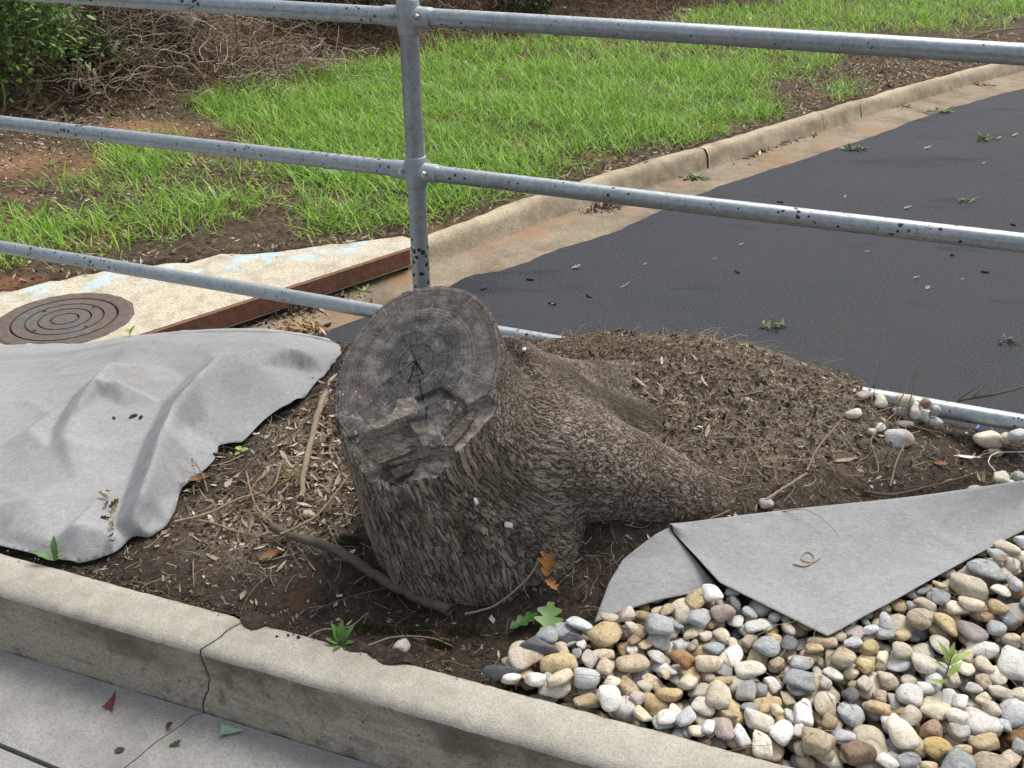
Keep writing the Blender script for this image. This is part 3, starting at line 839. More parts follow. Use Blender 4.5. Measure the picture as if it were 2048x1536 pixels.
# gutter pan, between the asphalt and the kerb foot, and past the inlet
gp_ = np.vstack([[(-3.4, 2.0)], [(-1.75, 3.75)], [(-1.12, 4.40)], [(-.6, 4.92)], KP[14:]])
gd_ = np.r_[0, np.cumsum(np.linalg.norm(np.diff(gp_, axis=0), axis=1))]
GP = np.stack([np.interp(np.linspace(0, gd_[-1], 300), gd_, gp_[:, i]) for i in (0, 1)], -1)
for _ in range(12): GP[1:-1] = (GP[:-2] + GP[1:-1] * 2 + GP[2:]) / 4
gt, gn = frame(GP)
gut = []
for dd, z in [(0.3, ZR - 0.0), (0.02, ZR + 0.022), (-0.12, ZR + 0.004), (-0.22, ZR - 0.006), (-0.5, ZR - 0.02)]:
    gut.append(np.c_[GP + gn * dd, np.full(len(GP), z) + 0.006 * fbm(GP[:, 0] * 5 + dd, GP[:, 1] * 5, 63, 3)])
gut = np.stack(gut, 1)
gutter = link('gutter', make_mesh('gutter', gut.reshape(-1, 3), gridfaces(len(GP), 5), [M['gutter']]))
if gutter.data.polygons[0].normal.z < 0: gutter.data.flip_normals()
gutter.data.update()
setprops(gutter, kind='structure')
fk = empty('far_kerb'); setprops(fk, kind='structure')
prof = [(-0.03, ZR - 0.02), (-0.012, ZR + 0.03), (0.0, ZR + 0.07), (0.012, ZK - 0.04), (0.03, ZK - 0.012), (0.052, ZK - 0.001), (0.085, ZK + 0.001), (0.115, ZK - 0.006), (0.125, ZK - 0.12)]
def length_at(px, py):
    q = P(px, py, ZK)[:2]; return seglen[np.argmin(np.hypot(*(KP - q).T))]
joints = [seglen[0], length_at(1435, 305), length_at(1655, 228), length_at(1730, 205), seglen[-1] * 0.62, seglen[-1]]
for a, b in zip(joints[:-1], joints[1:]):
    n = max(24, int((b - a) / 0.02))
    s = np.linspace(a + 0.004, b - 0.004, n)
    base = np.stack([np.interp(s, seglen, KP[:, i]) for i in (0, 1)], -1)
    nr = np.stack([np.interp(s, seglen, KN[:, i]) for i in (0, 1)], -1)
    sink = rng.uniform(-0.008, 0.008); shift = rng.uniform(-0.008, 0.008)
    V = np.zeros((n, len(prof), 3))
    for j, (d, z) in enumerate(prof):
        r1 = 0.016 * fbm(s * 5, np.full(n, j * 1.3), 71, 4)
        V[:, j, :2] = base + nr * (d + shift + r1)[:, None]
        V[:, j, 2] = z + sink * (j > 2) + 0.6 * r1 * (j > 3)
    f = [tuple(int(i) for i in q[::-1]) for q in gridfaces(n, len(prof))]
    f += [tuple(range(len(prof))), tuple(reversed(range((n - 1) * len(prof), n * len(prof))))]
    link('kerb_segment', make_mesh('kerb_segment', V.reshape(-1, 3), f, [M['far_kerb']]), fk)

# verge: soil behind the far kerb, rising into a bank under the brush
SLAB = np.array([(-0.575, 5.0), (-2.75, 2.86), (-3.9, 3.9), (-2.52, 4.37), (-2.0, 4.73), (-1.6, 4.86), (-0.953, 5.06), (-0.62, 5.19), (-0.5, 5.1)])
BL = np.array([(-60, -1), (-9, 4.6), (-4.25, 8.1), (-3.25, 8.85), (-2.81, 9.75), (-1.2, 10.82), (0.47, 12.5), (2.6, 14.24), (7, 17.5), (14, 22), (60, 55)])
kline = np.vstack([[(-60, -1.0)], [(-6.6, -1.0)], SLAB[1:2], [(-0.53, 5.03)], KP[4:], [(30, 23)], [(60, 38)]])
def sdist(x, y, line):
    x = np.asarray(x).ravel(); y = np.asarray(y).ravel()
    best = np.full(x.shape, 1e9)
    pos_ = inpoly(x, y, np.vstack([line, [(60, 60), (-60, 60), (-60, -1)]]))
    for a, b in zip(line[:-1], line[1:]):
        d = b - a; L2 = d @ d
        t = np.clip(((x - a[0]) * d[0] + (y - a[1]) * d[1]) / L2, 0, 1)
        ex, ey = x - a[0] - t * d[0], y - a[1] - t * d[1]
        D = np.hypot(ex, ey); m = D < best
        best = np.where(m, D, best)
    return best * np.where(pos_, 1, -1)
kline_s = np.vstack([kline[:4], kline[4::8], kline[-1:]])
def verge_h(x, y, detail=True):
    x = np.asarray(x, float); y = np.asarray(y, float); sh = x.shape
    dk = sdist(x, y, kline_s); db = sdist(x, y, BL)
    xr, yr = x.ravel(), y.ravel()
    h = ZK - 0.006 + 0.03 * np.clip((dk - 0.14) / 1.2, 0, 1)
    h += 0.42 * np.clip(db, 0, None) - 0.17 * np.clip(db - 1.2, 0, None)
    h += 0.1 * np.clip(db, 0, 1) * fbm(xr * 1.3, yr * 1.3, 81, 4)
    h += 0.5 * np.exp(-((xr + 3.5) / 1.0) ** 2 - ((yr - 9.7) / 0.8) ** 2)
    if detail: h += 0.035 * fbm(xr * 3, yr * 3, 83, 5) * np.clip((dk - 0.1) / 0.5, 0.25, 1)
    h = np.where(dk < 0.09, ZR - 0.2, h)
    slab = inpoly(xr, yr, SLAB)
    h = np.where(slab, ZK - 0.09, h)
    return h.reshape(sh)
gx = np.r_[np.arange(-9, -4, 0.09), np.arange(-4, 7.5, 0.045), np.arange(7.5, 18, 0.14)]
gy = np.r_[np.arange(2.2, 12.5, 0.045), np.arange(12.5, 26, 0.12)]
GX, GY = np.meshgrid(gx, gy, indexing='ij')
GZ = verge_h(GX, GY)
keep = sdist(GX, GY, kline_s).reshape(GX.shape) > -0.3
F = gridfaces(len(gx), len(gy))
F = F[keep.ravel()[F].all(1)]
vp_ = np.stack([GX, GY, GZ], -1).reshape(-1, 3); vj_ = project(vp_)
bare = np.zeros((len(vp_), 3)); bare[:, 0] = np.clip(gauss(vj_[:, 0], vj_[:, 1], 60, 325, 190, 26) + .7 * gauss(vj_[:, 0], vj_[:, 1], 290, 258, 150, 14) + .4 * gauss(vj_[:, 0], vj_[:, 1], 420, 300, 120, 20), 0, 1) * np.clip(1 + 1.2 * fbm(vp_[:, 0] * 2, vp_[:, 1] * 2, 88, 3), 0, 1.3)
verge = link('verge', make_mesh('verge', vp_, F, [M['verge']], vecs={'bare': np.clip(bare, 0, 1)}))
setprops(verge, kind='structure')
def GVp(px, py, dz=0.0):
    r = ray(px, py)
    t = np.linspace(3.0 / 1700, 26.0 / 1700, 1400)
    q = r[None] * t[:, None] + np.array([0, 0, CAMH])
    b = q[:, 2] - verge_h(q[:, 0], q[:, 1], False)
    i = int(np.argmax(b < 0)); i = i if b[i] < 0 else len(t) - 1
    p = q[i].copy(); p[2] = verge_h(p[:1], p[1:2])[0] + dz
    return p

# ------------------------------------------------------------------ storm drain inlet and manhole cover
inlet = empty('storm_drain_inlet', (-1.6, 4.2, ZK))
setprops(inlet, 'concrete storm drain inlet slab with rusty iron lip beside the road', 'storm drain')
def local(o, pts):
    return np.asarray(pts, float) - np.array(o.location)
MC = P(130, 640, ZK)[:2]; MR = 0.305
ca = np.linspace(0, 2 * np.pi, 64, endpoint=False)
# slab top with a round opening
circ = MC + (MR + 0.004) * np.stack([np.cos(ca), np.sin(ca)], -1)
back = np.vstack([jag(SLAB[2], SLAB[4], 20, 0.1, 91), jag(SLAB[4], SLAB[6], 20, 0.08, 92)[1:], SLAB[7:8]])
outer = np.vstack([SLAB[0:2], back, SLAB[8:9]])
vv = [Vector(p) for p in np.vstack([outer, circ])]
no, nc = len(outer), len(circ)
edges = [(i, (i + 1) % no) for i in range(no)] + [(no + i, no + (i + 1) % nc) for i in range(nc)]
res = delaunay_2d_cdt(vv, edges, [], 0, 1e-5)
pv = np.array([[a[0], a[1]] for a in res[0]])
tf = []
for f in res[2]:
    c = pv[list(f)].mean(0)
    if inpoly(c[:1], c[1:2], outer)[0] and np.hypot(*(c - MC)) > MR: tf.append(tuple(f))
zt = ZK + 0.004
V3 = np.c_[pv, np.full(len(pv), zt)]
o_ = np.c_[outer, np.full(no, zt)]; o2 = np.c_[outer, np.full(no, zt - 0.11)]
parts = [(V3, tf), (np.vstack([o_, o2]), [(i, no + i, no + (i + 1) % no, (i + 1) % no) for i in range(no)])]
sv, sf = merge(parts)
link('slab', make_mesh('slab', local(inlet, sv), sf, [M['slab']], False), inlet)
# iron lip along the front
fa, fb = SLAB[0], SLAB[1]
fd = (fb - fa) / np.linalg.norm(fb - fa); fn = np.array([fd[1], -fd[0]])
if fn @ (np.array([0, 0]) - fa) < 0: fn = -fn
def lip(d0, d1, z0, z1, nm, mat):
    q = [fa + fn * d0, fb + fn * d0, fb + fn * d1, fa + fn * d1]
    v = np.vstack([np.c_[q, [z0] * 4], np.c_[q, [z1] * 4]])
    f = [(4, 5, 6, 7), (3, 2, 1, 0), (0, 1, 5, 4), (1, 2, 6, 5), (2, 3, 7, 6), (3, 0, 4, 7)]
    me = make_mesh(nm, local(inlet, v), f, [mat], False)
    bm_fix(me)
    return link(nm, me, inlet)
import bmesh
def bm_fix(me):
    b = bmesh.new(); b.from_mesh(me); bmesh.ops.recalc_face_normals(b, faces=b.faces); b.to_mesh(me); b.free()
lip(0.002, 0.022, ZK - 0.085, ZK + 0.001, 'iron_lip', M['rust'])
lip(-0.07, 0.0015, ZK - 0.098, ZK - 0.083, 'iron_flange', M['rust'])
lip(-0.42, -0.4, ZR - 0.5, ZK - 0.1, 'throat_back', M['gutter'])
# end cheek next to the kerb
q0 = fa - fn * 0.4
cv, cf = np.vstack([np.c_[[fa, q0, q0 - fd * 0.1, fa - fd * 0.1], [ZR - 0.4] * 4], np.c_[[fa, q0, q0 - fd * 0.1, fa - fd * 0.1], [ZK - 0.1] * 4]]), [(4, 5, 6, 7), (3, 2, 1, 0), (0, 1, 5, 4), (1, 2, 6, 5), (2, 3, 7, 6), (3, 0, 4, 7)]
me = make_mesh('cheek', local(inlet, cv), cf, [M['gutter']], False); bm_fix(me); link('throat_cheek', me, inlet)

mh = empty('manhole_cover', (MC[0], MC[1], ZK))
setprops(mh, 'round rusty iron manhole cover set in the concrete drain slab', 'manhole cover')
v, f = lathe_geo([(0.236, -0.03), (0.236, 0.006), (0.245, 0.009), (0.292, 0.009), (MR, 0.004), (MR, -0.05)], 72)
link('rim', make_mesh('rim', v, f, [M['ring_iron']], False), mh)
pr = [(0.0001, 0.006)]
for r in (0.06, 0.115, 0.17):
    pr += [(r - 0.0045, 0.006), (r - 0.0035, -0.008), (r + 0.0035, -0.008), (r + 0.0045, 0.006)]
pr += [(0.226, 0.006), (0.229, -0.02)]
v, f = lathe_geo(pr, 72)
disc = link('cover_disc', make_mesh('cover_disc', v, f, [M['iron']], False), mh)
for k_ in range(4):
    a = math.radians(45 + 90 * k_ + 12)
    v, f = lathe_geo([(0.0001, 0.0068), (0.009, 0.0068), (0.0095, 0.0)], 12)
    link('pick_hole', make_mesh('pick_hole', v, f, [M['hole']]), disc, (0.155 * math.cos(a), 0.155 * math.sin(a), 0))  # raised black disc; the hole's darkness is in its colour
v, f = lathe_geo([(0.0001, -0.045), (0.24, -0.045)], 32)
link('seat', make_mesh('seat', v, f, [M['hole']]), mh)

# ------------------------------------------------------------------ pipe railing
rail_root = empty('pipe_railing', (R0[0], R0[1], 0))
setprops(rail_root, 'galvanised pipe railing speckled with black lichen along the bed edge', 'railing')
rail_root.rotation_euler = (0, 0, TH)
ZRAIL = [0.9026, 0.5193, 0.09]
RP, RR = 0.0242, 0.0212
SPAN = 2.6
def pipe_x(x0, x1, z, r, n=40, seed=0):
    a = np.linspace(x0, x1, n)
    pts = np.stack([a, 0.0009 * np.sin(a * 3 + seed), z + 0.001 * np.sin(a * 2.2 + seed)], -1)
    return tube_geo(pts, r, 28, True)
def post(x, z0):
    pts = np.array([[x, 0, z] for z in np.linspace(z0, 1.22, 30)])
    v, f = tube_geo(pts, RP, 32, True)
    link('post', make_mesh('post', v, f, [M['galv']]), rail_root)
for i, z in enumerate(ZRAIL):
    for s in (-1, 1):
        v, f = pipe_x(*(sorted((s * 0.03, s * (SPAN - 0.03)))), z, RR, 50, i * 2 + s)
        link('rail', make_mesh('rail', v, f, [M['galv']]), rail_root)
def fitting(x, z):
    pv_ = []
    pv_.append(lathe_geo([(RP, -0.041), (0.0268, -0.041), (0.0278, -0.039), (0.0281, -0.03), (0.03, -0.02), (0.0305, 0), (0.03, 0.02), (0.0281, 0.03), (0.0278, 0.039), (0.0268, 0.041), (RP, 0.041)], 32))
    for s in (-1, 1):
        vx, fx = lathe_geo([(0.027, 0.012 * s), (0.0252, 0.03 * s), (0.0244, 0.036 * s), (0.0243, 0.062 * s), (0.0236, 0.064 * s), (RR, 0.064 * s)], 28, 'x')
        if s < 0: fx = [q[::-1] for q in fx]
        pv_.append((vx, fx))
    v, f = merge(pv_)
    me = make_mesh('fitting', v, f, [M['fitting']])
    fo = link('cross_fitting', me, rail_root, (x, 0, z))
    for s in (-1, 1):
        a = np.linspace(0, 2 * np.pi, 6, endpoint=False)
        hexv = [(0.0075 * math.cos(t), 0.0075 * math.sin(t)) for t in a]
        vb = np.array([[p[0], -0.024, p[1]] for p in hexv] + [[p[0], -0.0335, p[1]] for p in hexv])
        fb_ = [tuple(range(6)), tuple(range(11, 5, -1))] + [(i, 6 + i, 6 + (i + 1) % 6, (i + 1) % 6) for i in range(6)]
        sv_, sf_ = tube_geo([(0, -0.03, 0), (0, -0.038, 0.0)], 0.0042, 10)
        v2, f2 = merge([(vb, fb_), (sv_, sf_)])
        me = make_mesh('bolt', v2, f2, [M['bolt']], False); bm_fix(me)
        link('bolt', me, fo, (s * 0.033 + 0.004, -0.0015, 0.004), (0, random.uniform(0, 1), 0))
for x in (-SPAN, 0, SPAN):
    post(x, -0.5 if x == 0 else -0.7)
    for z in ZRAIL: fitting(x, z)

# ------------------------------------------------------------------ tree stump
BC = np.array([-0.05, 1.62])
AT, AZc = math.radians(34), math.radians(-15)
NC = np.array([math.sin(AT) * math.sin(AZc), -math.sin(AT) * math.cos(AZc), math.cos(AT)])
EX = np.array([math.cos(AZc), math.sin(AZc), 0.0]); EY = np.cross(NC, EX)
CC = PY(835, 730, 1.60)
def cutp(px, py):
    rr = ray(px, py); c0 = np.array([0, 0, CAMH])
    t = ((CC - c0) @ NC) / (rr @ NC); w = rr * t + c0 - CC
    return np.array([w @ EX, w @ EY])
outl = np.array([cutp(*q) for q in [(890, 570), (950, 588), (988, 636), (1004, 690), (1001, 742), (985, 792), (952, 835), (915, 880), (880, 905), (835, 925), (780, 930), (725, 920), (690, 890), (670, 845), (667, 800), (677, 745), (700, 690), (735, 642), (775, 600), (832, 575)]])
ang = np.unwrap(np.arctan2(outl[:, 1], outl[:, 0])); rad = np.hypot(outl[:, 0], outl[:, 1])
o_ = np.argsort(np.mod(ang, 2 * np.pi)); angs = np.mod(ang, 2 * np.pi)[o_]; rads = rad[o_]
def rim_r(a):
    a = np.mod(a, 2 * np.pi)
    return np.interp(a, np.r_[angs[-1] - 2 * np.pi, angs, angs[0] + 2 * np.pi], np.r_[rads[-1], rads, rads[0]])
NTH, NR_ = 120, 40
th = np.linspace(0, 2 * np.pi, NTH, endpoint=False)
ra = rim_r(th)
ra = (np.roll(ra, 1) + ra + np.roll(ra, -1)) / 3
topring = CC + np.outer(ra * np.cos(th), EX) + np.outer(ra * np.sin(th), EY)
bd = np.array([(0, .37), (10, .37), (22, .34), (40, .33), (60, .29), (85, .26), (113, .25), (153, .25), (190, .222), (209, .2), (232, .19), (250, .175), (262, .15), (275, .165), (292, .185), (314, .2), (330, .235), (345, .3), (360, .37)])
bth = th + AZc
br = np.interp(np.degrees(np.mod(bth, 2 * np.pi)), bd[:, 0], bd[:, 1])
br = (np.roll(br, 1) + 2 * br + np.roll(br, -1)) / 4
baser = np.stack([BC[0] + br * np.cos(bth), BC[1] + br * np.sin(bth), np.full(NTH, -0.12)], -1)
rings = []
for k_ in range(NR_):
    t = k_ / (NR_ - 1)
    s = 0.62 * t + 0.38 * t ** 2.2
    r_ = topring * (1 - s) + baser * s
    r_[:, 2] = topring[:, 2] * (1 - t) + baser[:, 2] * t
    w = math.sin(math.pi * min(1, t * 1.0)) * 0.012
    r_[:, :2] += (np.stack([np.cos(bth), np.sin(bth)], -1)) * (w * (fbm(np.cos(bth) * 2.2, np.sin(bth) * 2.2 + t * 1.3, 41, 3)))[:, None]
    rings.append(r_)
tv_ = np.vstack(rings + [topring.mean(0)[None], baser.mean(0)[None]])
tf_ = [tuple(int(i) for i in q) for q in gridfaces(NR_, NTH, wrapv=True)]
nv_ = NR_ * NTH
tf_ += [(nv_, (j + 1) % NTH, j) for j in range(NTH)] + [(nv_ + 1, nv_ - NTH + j, nv_ - NTH + (j + 1) % NTH) for j in range(NTH)]
ROOTS = [
    ([(-.05, 1.73, .25), (.08, 1.84, .175), (.22, 1.97, .13), (.38, 2.07, .115), (.55, 2.09, .105), (.72, 2.05, .075), (.88, 1.99, .03)], [.15, .122, .09, .064, .048, .036, .03]),
    ([(-.08, 1.63, .25), (.05, 1.645, .2), (.16, 1.655, .15), (.28, 1.655, .105), (.41, 1.65, .05), (.53, 1.635, .008), (.64, 1.62, -.04)], [.15, .132, .115, .092, .068, .05, .036]),
    ([(-0.15, 1.6, .12), (-.19, 1.55, .04), (-.21, 1.51, -.05)], [.09, .06, .045]),
    ([(-0.12, 1.68, .12), (-.28, 1.8, .06), (-.42, 1.9, .0)], [.1, .07, .05]),
    ([(0.03, 1.6, .1), (.06, 1.555, .04), (.085, 1.52, -.04)], [.11, .085, .06]),
    ([(-.05, 1.68, .27), (.08, 1.75, .185), (.2, 1.82, .12), (.32, 1.87, .085), (.44, 1.9, .06)], [.16, .13, .105, .08, .05]),
]
geo = [(tv_, tf_)]
for pts, rr in ROOTS:
    n = 28
    q = smooth_path(pts, n); rq = np.interp(np.linspace(0, 1, n), np.linspace(0, 1, len(rr)), rr)
    geo.append(tube_geo(q, rq, 24, True))
sv, sf = merge(geo)
me = make_mesh('stump_src', sv, sf)
bm_fix(me)
src = link('stump_src', me)
md = src.modifiers.new('r', 'REMESH'); md.mode = 'VOXEL'; md.voxel_size = 0.0034; md.use_smooth_shade = True
md2 = src.modifiers.new('s', 'SMOOTH'); md2.factor = 0.5; md2.iterations = 6
dg = bpy.context.evaluated_depsgraph_get()
em = src.evaluated_get(dg).to_mesh()
nv = len(em.vertices); SV = np.empty(nv * 3, np.float32); em.vertices.foreach_get('co', SV); SV = SV.reshape(-1, 3).astype(float)
SN = np.empty(nv * 3, np.float32); em.vertices.foreach_get('normal', SN); SN = SN.reshape(-1, 3).astype(float)
nl = len(em.loops); li = np.empty(nl, np.int32); em.loops.foreach_get('vertex_index', li)
SF = li.reshape(-1, 4) if nl == 4 * len(em.polygons) else None
src.evaluated_get(dg).to_mesh_clear()
bpy.data.objects.remove(src, do_unlink=True)
# melt the seams between trunk and roots, leaving the sawn rim crisp
wsm = np.clip((-((SV - CC) @ NC) - 0.02) / 0.03, 0, 1)[:, None]
ed = np.concatenate([SF[:, [0, 1]], SF[:, [1, 2]], SF[:, [2, 3]], SF[:, [3, 0]]])
deg = np.bincount(ed.ravel(), minlength=nv)[:, None].astype(float)
for _ in range(70):
    acc = np.stack([np.bincount(ed[:, 0], SV[ed[:, 1], i], nv) + np.bincount(ed[:, 1], SV[ed[:, 0], i], nv) for i in range(3)], -1)
    SV = SV + (acc / deg - SV) * wsm * 0.9
# drop what lies deep underground
keepv = SV[:, 2] > bed_h(SV[:, 0], SV[:, 1], False) - 0.05
# blended axis of growth for the bark pattern
axes, wts = [], []
chains = [(np.array([[BC[0], BC[1], -0.1], CC]), np.array([.2, .16]))] + [(np.array(a), np.array(b)) for a, b in ROOTS[:2]]
AX = np.zeros_like(SV); WS = np.zeros(nv)
for pts, rr in chains:
    for a, b, r1, r2 in zip(pts[:-1], pts[1:], rr[:-1], rr[1:]):
        d = b - a; L = np.linalg.norm(d); t = np.clip((SV - a) @ d / L ** 2, 0, 1)
        D = np.linalg.norm(SV - a - t[:, None] * d, axis=1) / (r1 + (r2 - r1) * t)
        w = np.exp(-D * 5)
        AX += w[:, None] * (d / L) * (1 if len(pts) > 2 else -1); WS += w
AX /= np.linalg.norm(AX, axis=1)[:, None] + 1e-9
AXs = AX
BCo = SV - 0.82 * np.sum(SV * AXs, 1)[:, None] * AXs
# coordinates about the pith on the cut plane
rel = SV - CC
px_, py_, pz_ = rel @ EX, rel @ EY, rel @ NC
PI_ = cutp(832, 722)
ax_, ay_ = px_ - PI_[0], py_ - PI_[1]
aa = np.arctan2(py_, px_); rn = np.hypot(px_, py_) / rim_r(aa)
tha = np.arctan2(ay_, ax_)
# radius that is 0 at the pith and 1 at the rim
rp = np.hypot(ax_, ay_); far = np.maximum(rim_r(tha), 0.05)
rnorm = np.clip(rp / (rp + np.clip((1 - rn), 0, 1) * far + 1e-6), 0, 1)
istop = (pz_ > -0.012) & (SN @ NC > 0.55) & (rn < 1.04)
depth = np.zeros(nv)
def region(pl): return inpoly(px_, py_, np.array([cutp(*q) for q in pl]))
jn = 0.008 * fbm(px_ * 45, py_ * 45, 45, 4)
ter = np.floor(4 * (fbm(px_ * 16 + py_ * 9, py_ * 30, 46, 3) + .5)) / 4 * 0.018 + 0.5 * jn
reg_plank = region([(828, 797), (838, 809), (832, 828), (811, 840), (838, 888), (905, 900), (955, 835), (925, 800), (880, 775)])
depth = np.where(reg_plank, np.maximum(depth, 0.007 + jn), depth)
reg_n = region([(718, 884), (731, 868), (767, 859), (789, 849), (801, 842), (811, 839), (821, 853), (833, 877), (842, 890), (905, 896), (905, 990), (690, 990)])
depth = np.where(reg_n, np.maximum(depth, 0.02 + ter), depth)
reg_c = region([(880, 862), (925, 818), (968, 792), (1000, 800), (970, 860), (900, 905)])
depth = np.where(reg_c, np.maximum(depth, 0.02 + jn), depth)
reg_f = region([(715, 938), (760, 918), (800, 908), (850, 893), (905, 888), (905, 1000), (690, 1000)])
depth = np.where(reg_f, np.maximum(depth, 0.034 + ter * 1.1), depth)
broken = (depth > 0.001) & (pz_ > -depth)
newz = np.where(broken, -depth + 0.12 * (pz_ + depth) * 0, pz_)
SV = SV + NC * (newz - pz_)[:, None]
# raised torn flake and the rough left lip
flk = region([(690, 880), (668, 830), (740, 842), (800, 800), (831, 796), (836, 810), (830, 829), (812, 838), (767, 857), (732, 866)])
SV += NC * np.where(istop & flk & ~broken, 0.005 + jn * 0.5, 0)[:, None]
# hollow torn under the ledge
c0 = np.array([0, 0, CAMH])
vd = SV - c0; dist = np.linalg.norm(vd, axis=1); pxy = project(SV)
facing = np.sum(SN * vd, 1) < 0
g = np.exp(-(((pxy[:, 0] - 795) / 34) ** 2 + ((pxy[:, 1] - 952) / 20) ** 2) ** 2)
SV += (vd / dist[:, None]) * (0.03 * g * facing)[:, None]
g = np.exp(-(((pxy[:, 0] - 935) / 26) ** 2 + ((pxy[:, 1] - 1110) / 60) ** 2))
SV += (vd / dist[:, None]) * (0.03 * g * facing)[:, None]
wood_v = (istop & (rn < 0.985)) | broken
pale = region([(796, 797), (831, 795), (838, 810), (832, 829), (812, 840), (789, 850), (767, 860), (732, 868), (740, 852), (790, 826)]) & istop
PC = np.stack([rnorm * np.cos(tha), rnorm * np.sin(tha), np.where(broken & (depth > 0.015), 1.0, np.where(pale, .42, 0.0))], -1)
fk_ = keepv[SF].any(1)
SF = SF[fk_]
fw = wood_v[SF].sum(1) >= 3
stump = empty('tree_stump', (BC[0], BC[1], 0.0))
setprops(stump, 'sawn tree stump with slanted weathered grey cut and rough bark', 'tree stump')
def submesh(name, faces, mat, vecs):
    used = np.unique(faces); mp = np.zeros(nv, int); mp[used] = np.arange(len(used))
    me = make_mesh(name, SV[used] - np.array(stump.location), mp[faces], [mat], True, vecs={k: v[used] for k, v in vecs.items()})
    return link(name, me, stump)
submesh('bark', SF[~fw], M['bark'], {'bc': BCo})
submesh('cut_face', SF[fw], M['cut'], {'pc': PC})
# splinters standing in the broken notch
def shard(name, pts2, z0, z1, mat, lbl=None):
    p2 = np.array([cutp(*q) for q in pts2]); n = len(p2)
    lo = CC + np.outer(p2[:, 0], EX) + np.outer(p2[:, 1], EY) + NC * z0
    hi = CC + np.outer(p2[:, 0] * 1.0, EX) + np.outer(p2[:, 1], EY) + NC * (z1 + rng.uniform(-0.004, 0.004, n))[:, None]
    v = np.vstack([lo, hi]) - np.array(stump.location)
    f = [tuple(range(n, 2 * n)), tuple(reversed(range(n)))] + [(i, (i + 1) % n, n + (i + 1) % n, n + i) for i in range(n)]
    me = make_mesh(name, v, f, [mat], False, vecs={'pc': np.tile([0.8, -0.3, 1.0], (2 * n, 1))}); bm_fix(me)
    return link(name, me, stump)
def m_split():
    k = NT('split_wood'); p = k.pos()
    f = k.noise(k.vmul(p, (1.0, 1.6, 0.3)), 150, 4, 0.7); g = k.noise(p, 40, 4, 0.65)
    c = k.ramp(f, [(0.3, (0.05, 0.04, 0.032)), (0.5, (0.17, 0.14, 0.11)), (0.72, (0.36, 0.31, 0.25))])
    c = k.mix(k.ramp(g, [(0.4, 0.6), (0.6, 0.0)]), c, (0.08, 0.066, 0.055))
    return k.fin(c, 0.9, k.bump(k.math('ADD', f, g), 0.9, 0.006), spec=0.15)
WSH = m_split()
shard('splinter', [(738, 905), (765, 893), (800, 886), (822, 880), (826, 888), (790, 905), (752, 920)], -0.05, -0.022, WSH)
shard('splinter', [(770, 922), (815, 905), (860, 893), (882, 884), (878, 896), (835, 915), (778, 938)], -0.07, -0.04, WSH)
shard('splinter', [(884, 868), (905, 850), (930, 826), (948, 812), (945, 832), (922, 862), (902, 886), (886, 884)], -0.035, -0.012, WSH)

# ------------------------------------------------------------------ landscape fabric
def interp_tri(pts, vals, q):
    r = delaunay_2d_cdt([Vector(p) for p in pts], [], [], 0, 1e-7)
    P_ = np.array([[a[0], a[1]] for a in r[0]]); out = np.zeros(len(q))
    idx = [o[0] for o in r[3]]; W = np.asarray(vals)[idx]
    for f in r[2]:
        a, b, c = P_[list(f)]
        d = (b[1] - c[1]) * (a[0] - c[0]) + (c[0] - b[0]) * (a[1] - c[1])
        if abs(d) < 1e-12: continue
        l1 = ((b[1] - c[1]) * (q[:, 0] - c[0]) + (c[0] - b[0]) * (q[:, 1] - c[1])) / d
        l2 = ((c[1] - a[1]) * (q[:, 0] - c[0]) + (a[0] - c[0]) * (q[:, 1] - c[1])) / d
        l3 = 1 - l1 - l2
        m = (l1 > -1e-6) & (l2 > -1e-6) & (l3 > -1e-6)
        out[m] = l1[m] * W[f[0]] + l2[m] * W[f[1]] + l3[m] * W[f[2]]
    return out
near = [np.array(q) for q in smooth_path([G(x, y)[:2] for x, y in [(0, 1106), (60, 1119), (110, 1131), (170, 1133), (232, 1113), (262, 1092), (300, 1084), (336, 1060), (352, 1036), (362, 1002), (372, 985), (392, 968), (425, 938), (437, 915), (440, 903), (462, 897), (492, 893), (520, 862), (545, 842), (585, 822), (612, 800), (632, 775), (655, 752), (684, 716)]], 90)]
far_e = [np.array(uv2xy(u, v)) for u, v in [(-0.24, 0.07), (-0.34, -0.028), (-0.5, -0.035), (-0.7, -0.04), (-0.9, -0.04), (-1.1, -0.035), (-1.35, -0.038), (-1.7, -0.035), (-2.3, -0.035)]]
left_e = [np.array(uv2xy(u, v)) for u, v in [(-2.35, 0.4), (-2.3, 0.9), (-2.3, 1.2), (-1.6, 1.195), (-0.9, 1.165)]]
fol = np.array(near + far_e + left_e)
fol_d = []
for i in range(len(fol)):
    a, b = fol[i], fol[(i + 1) % len(fol)]
    n = max(1, int(np.linalg.norm(b - a) / 0.012))
    for j in range(n): fol_d.append(a + (b - a) * j / n + (0.0015 * rng.normal(size=2) if j else 0))
fol_d = np.array(fol_d)
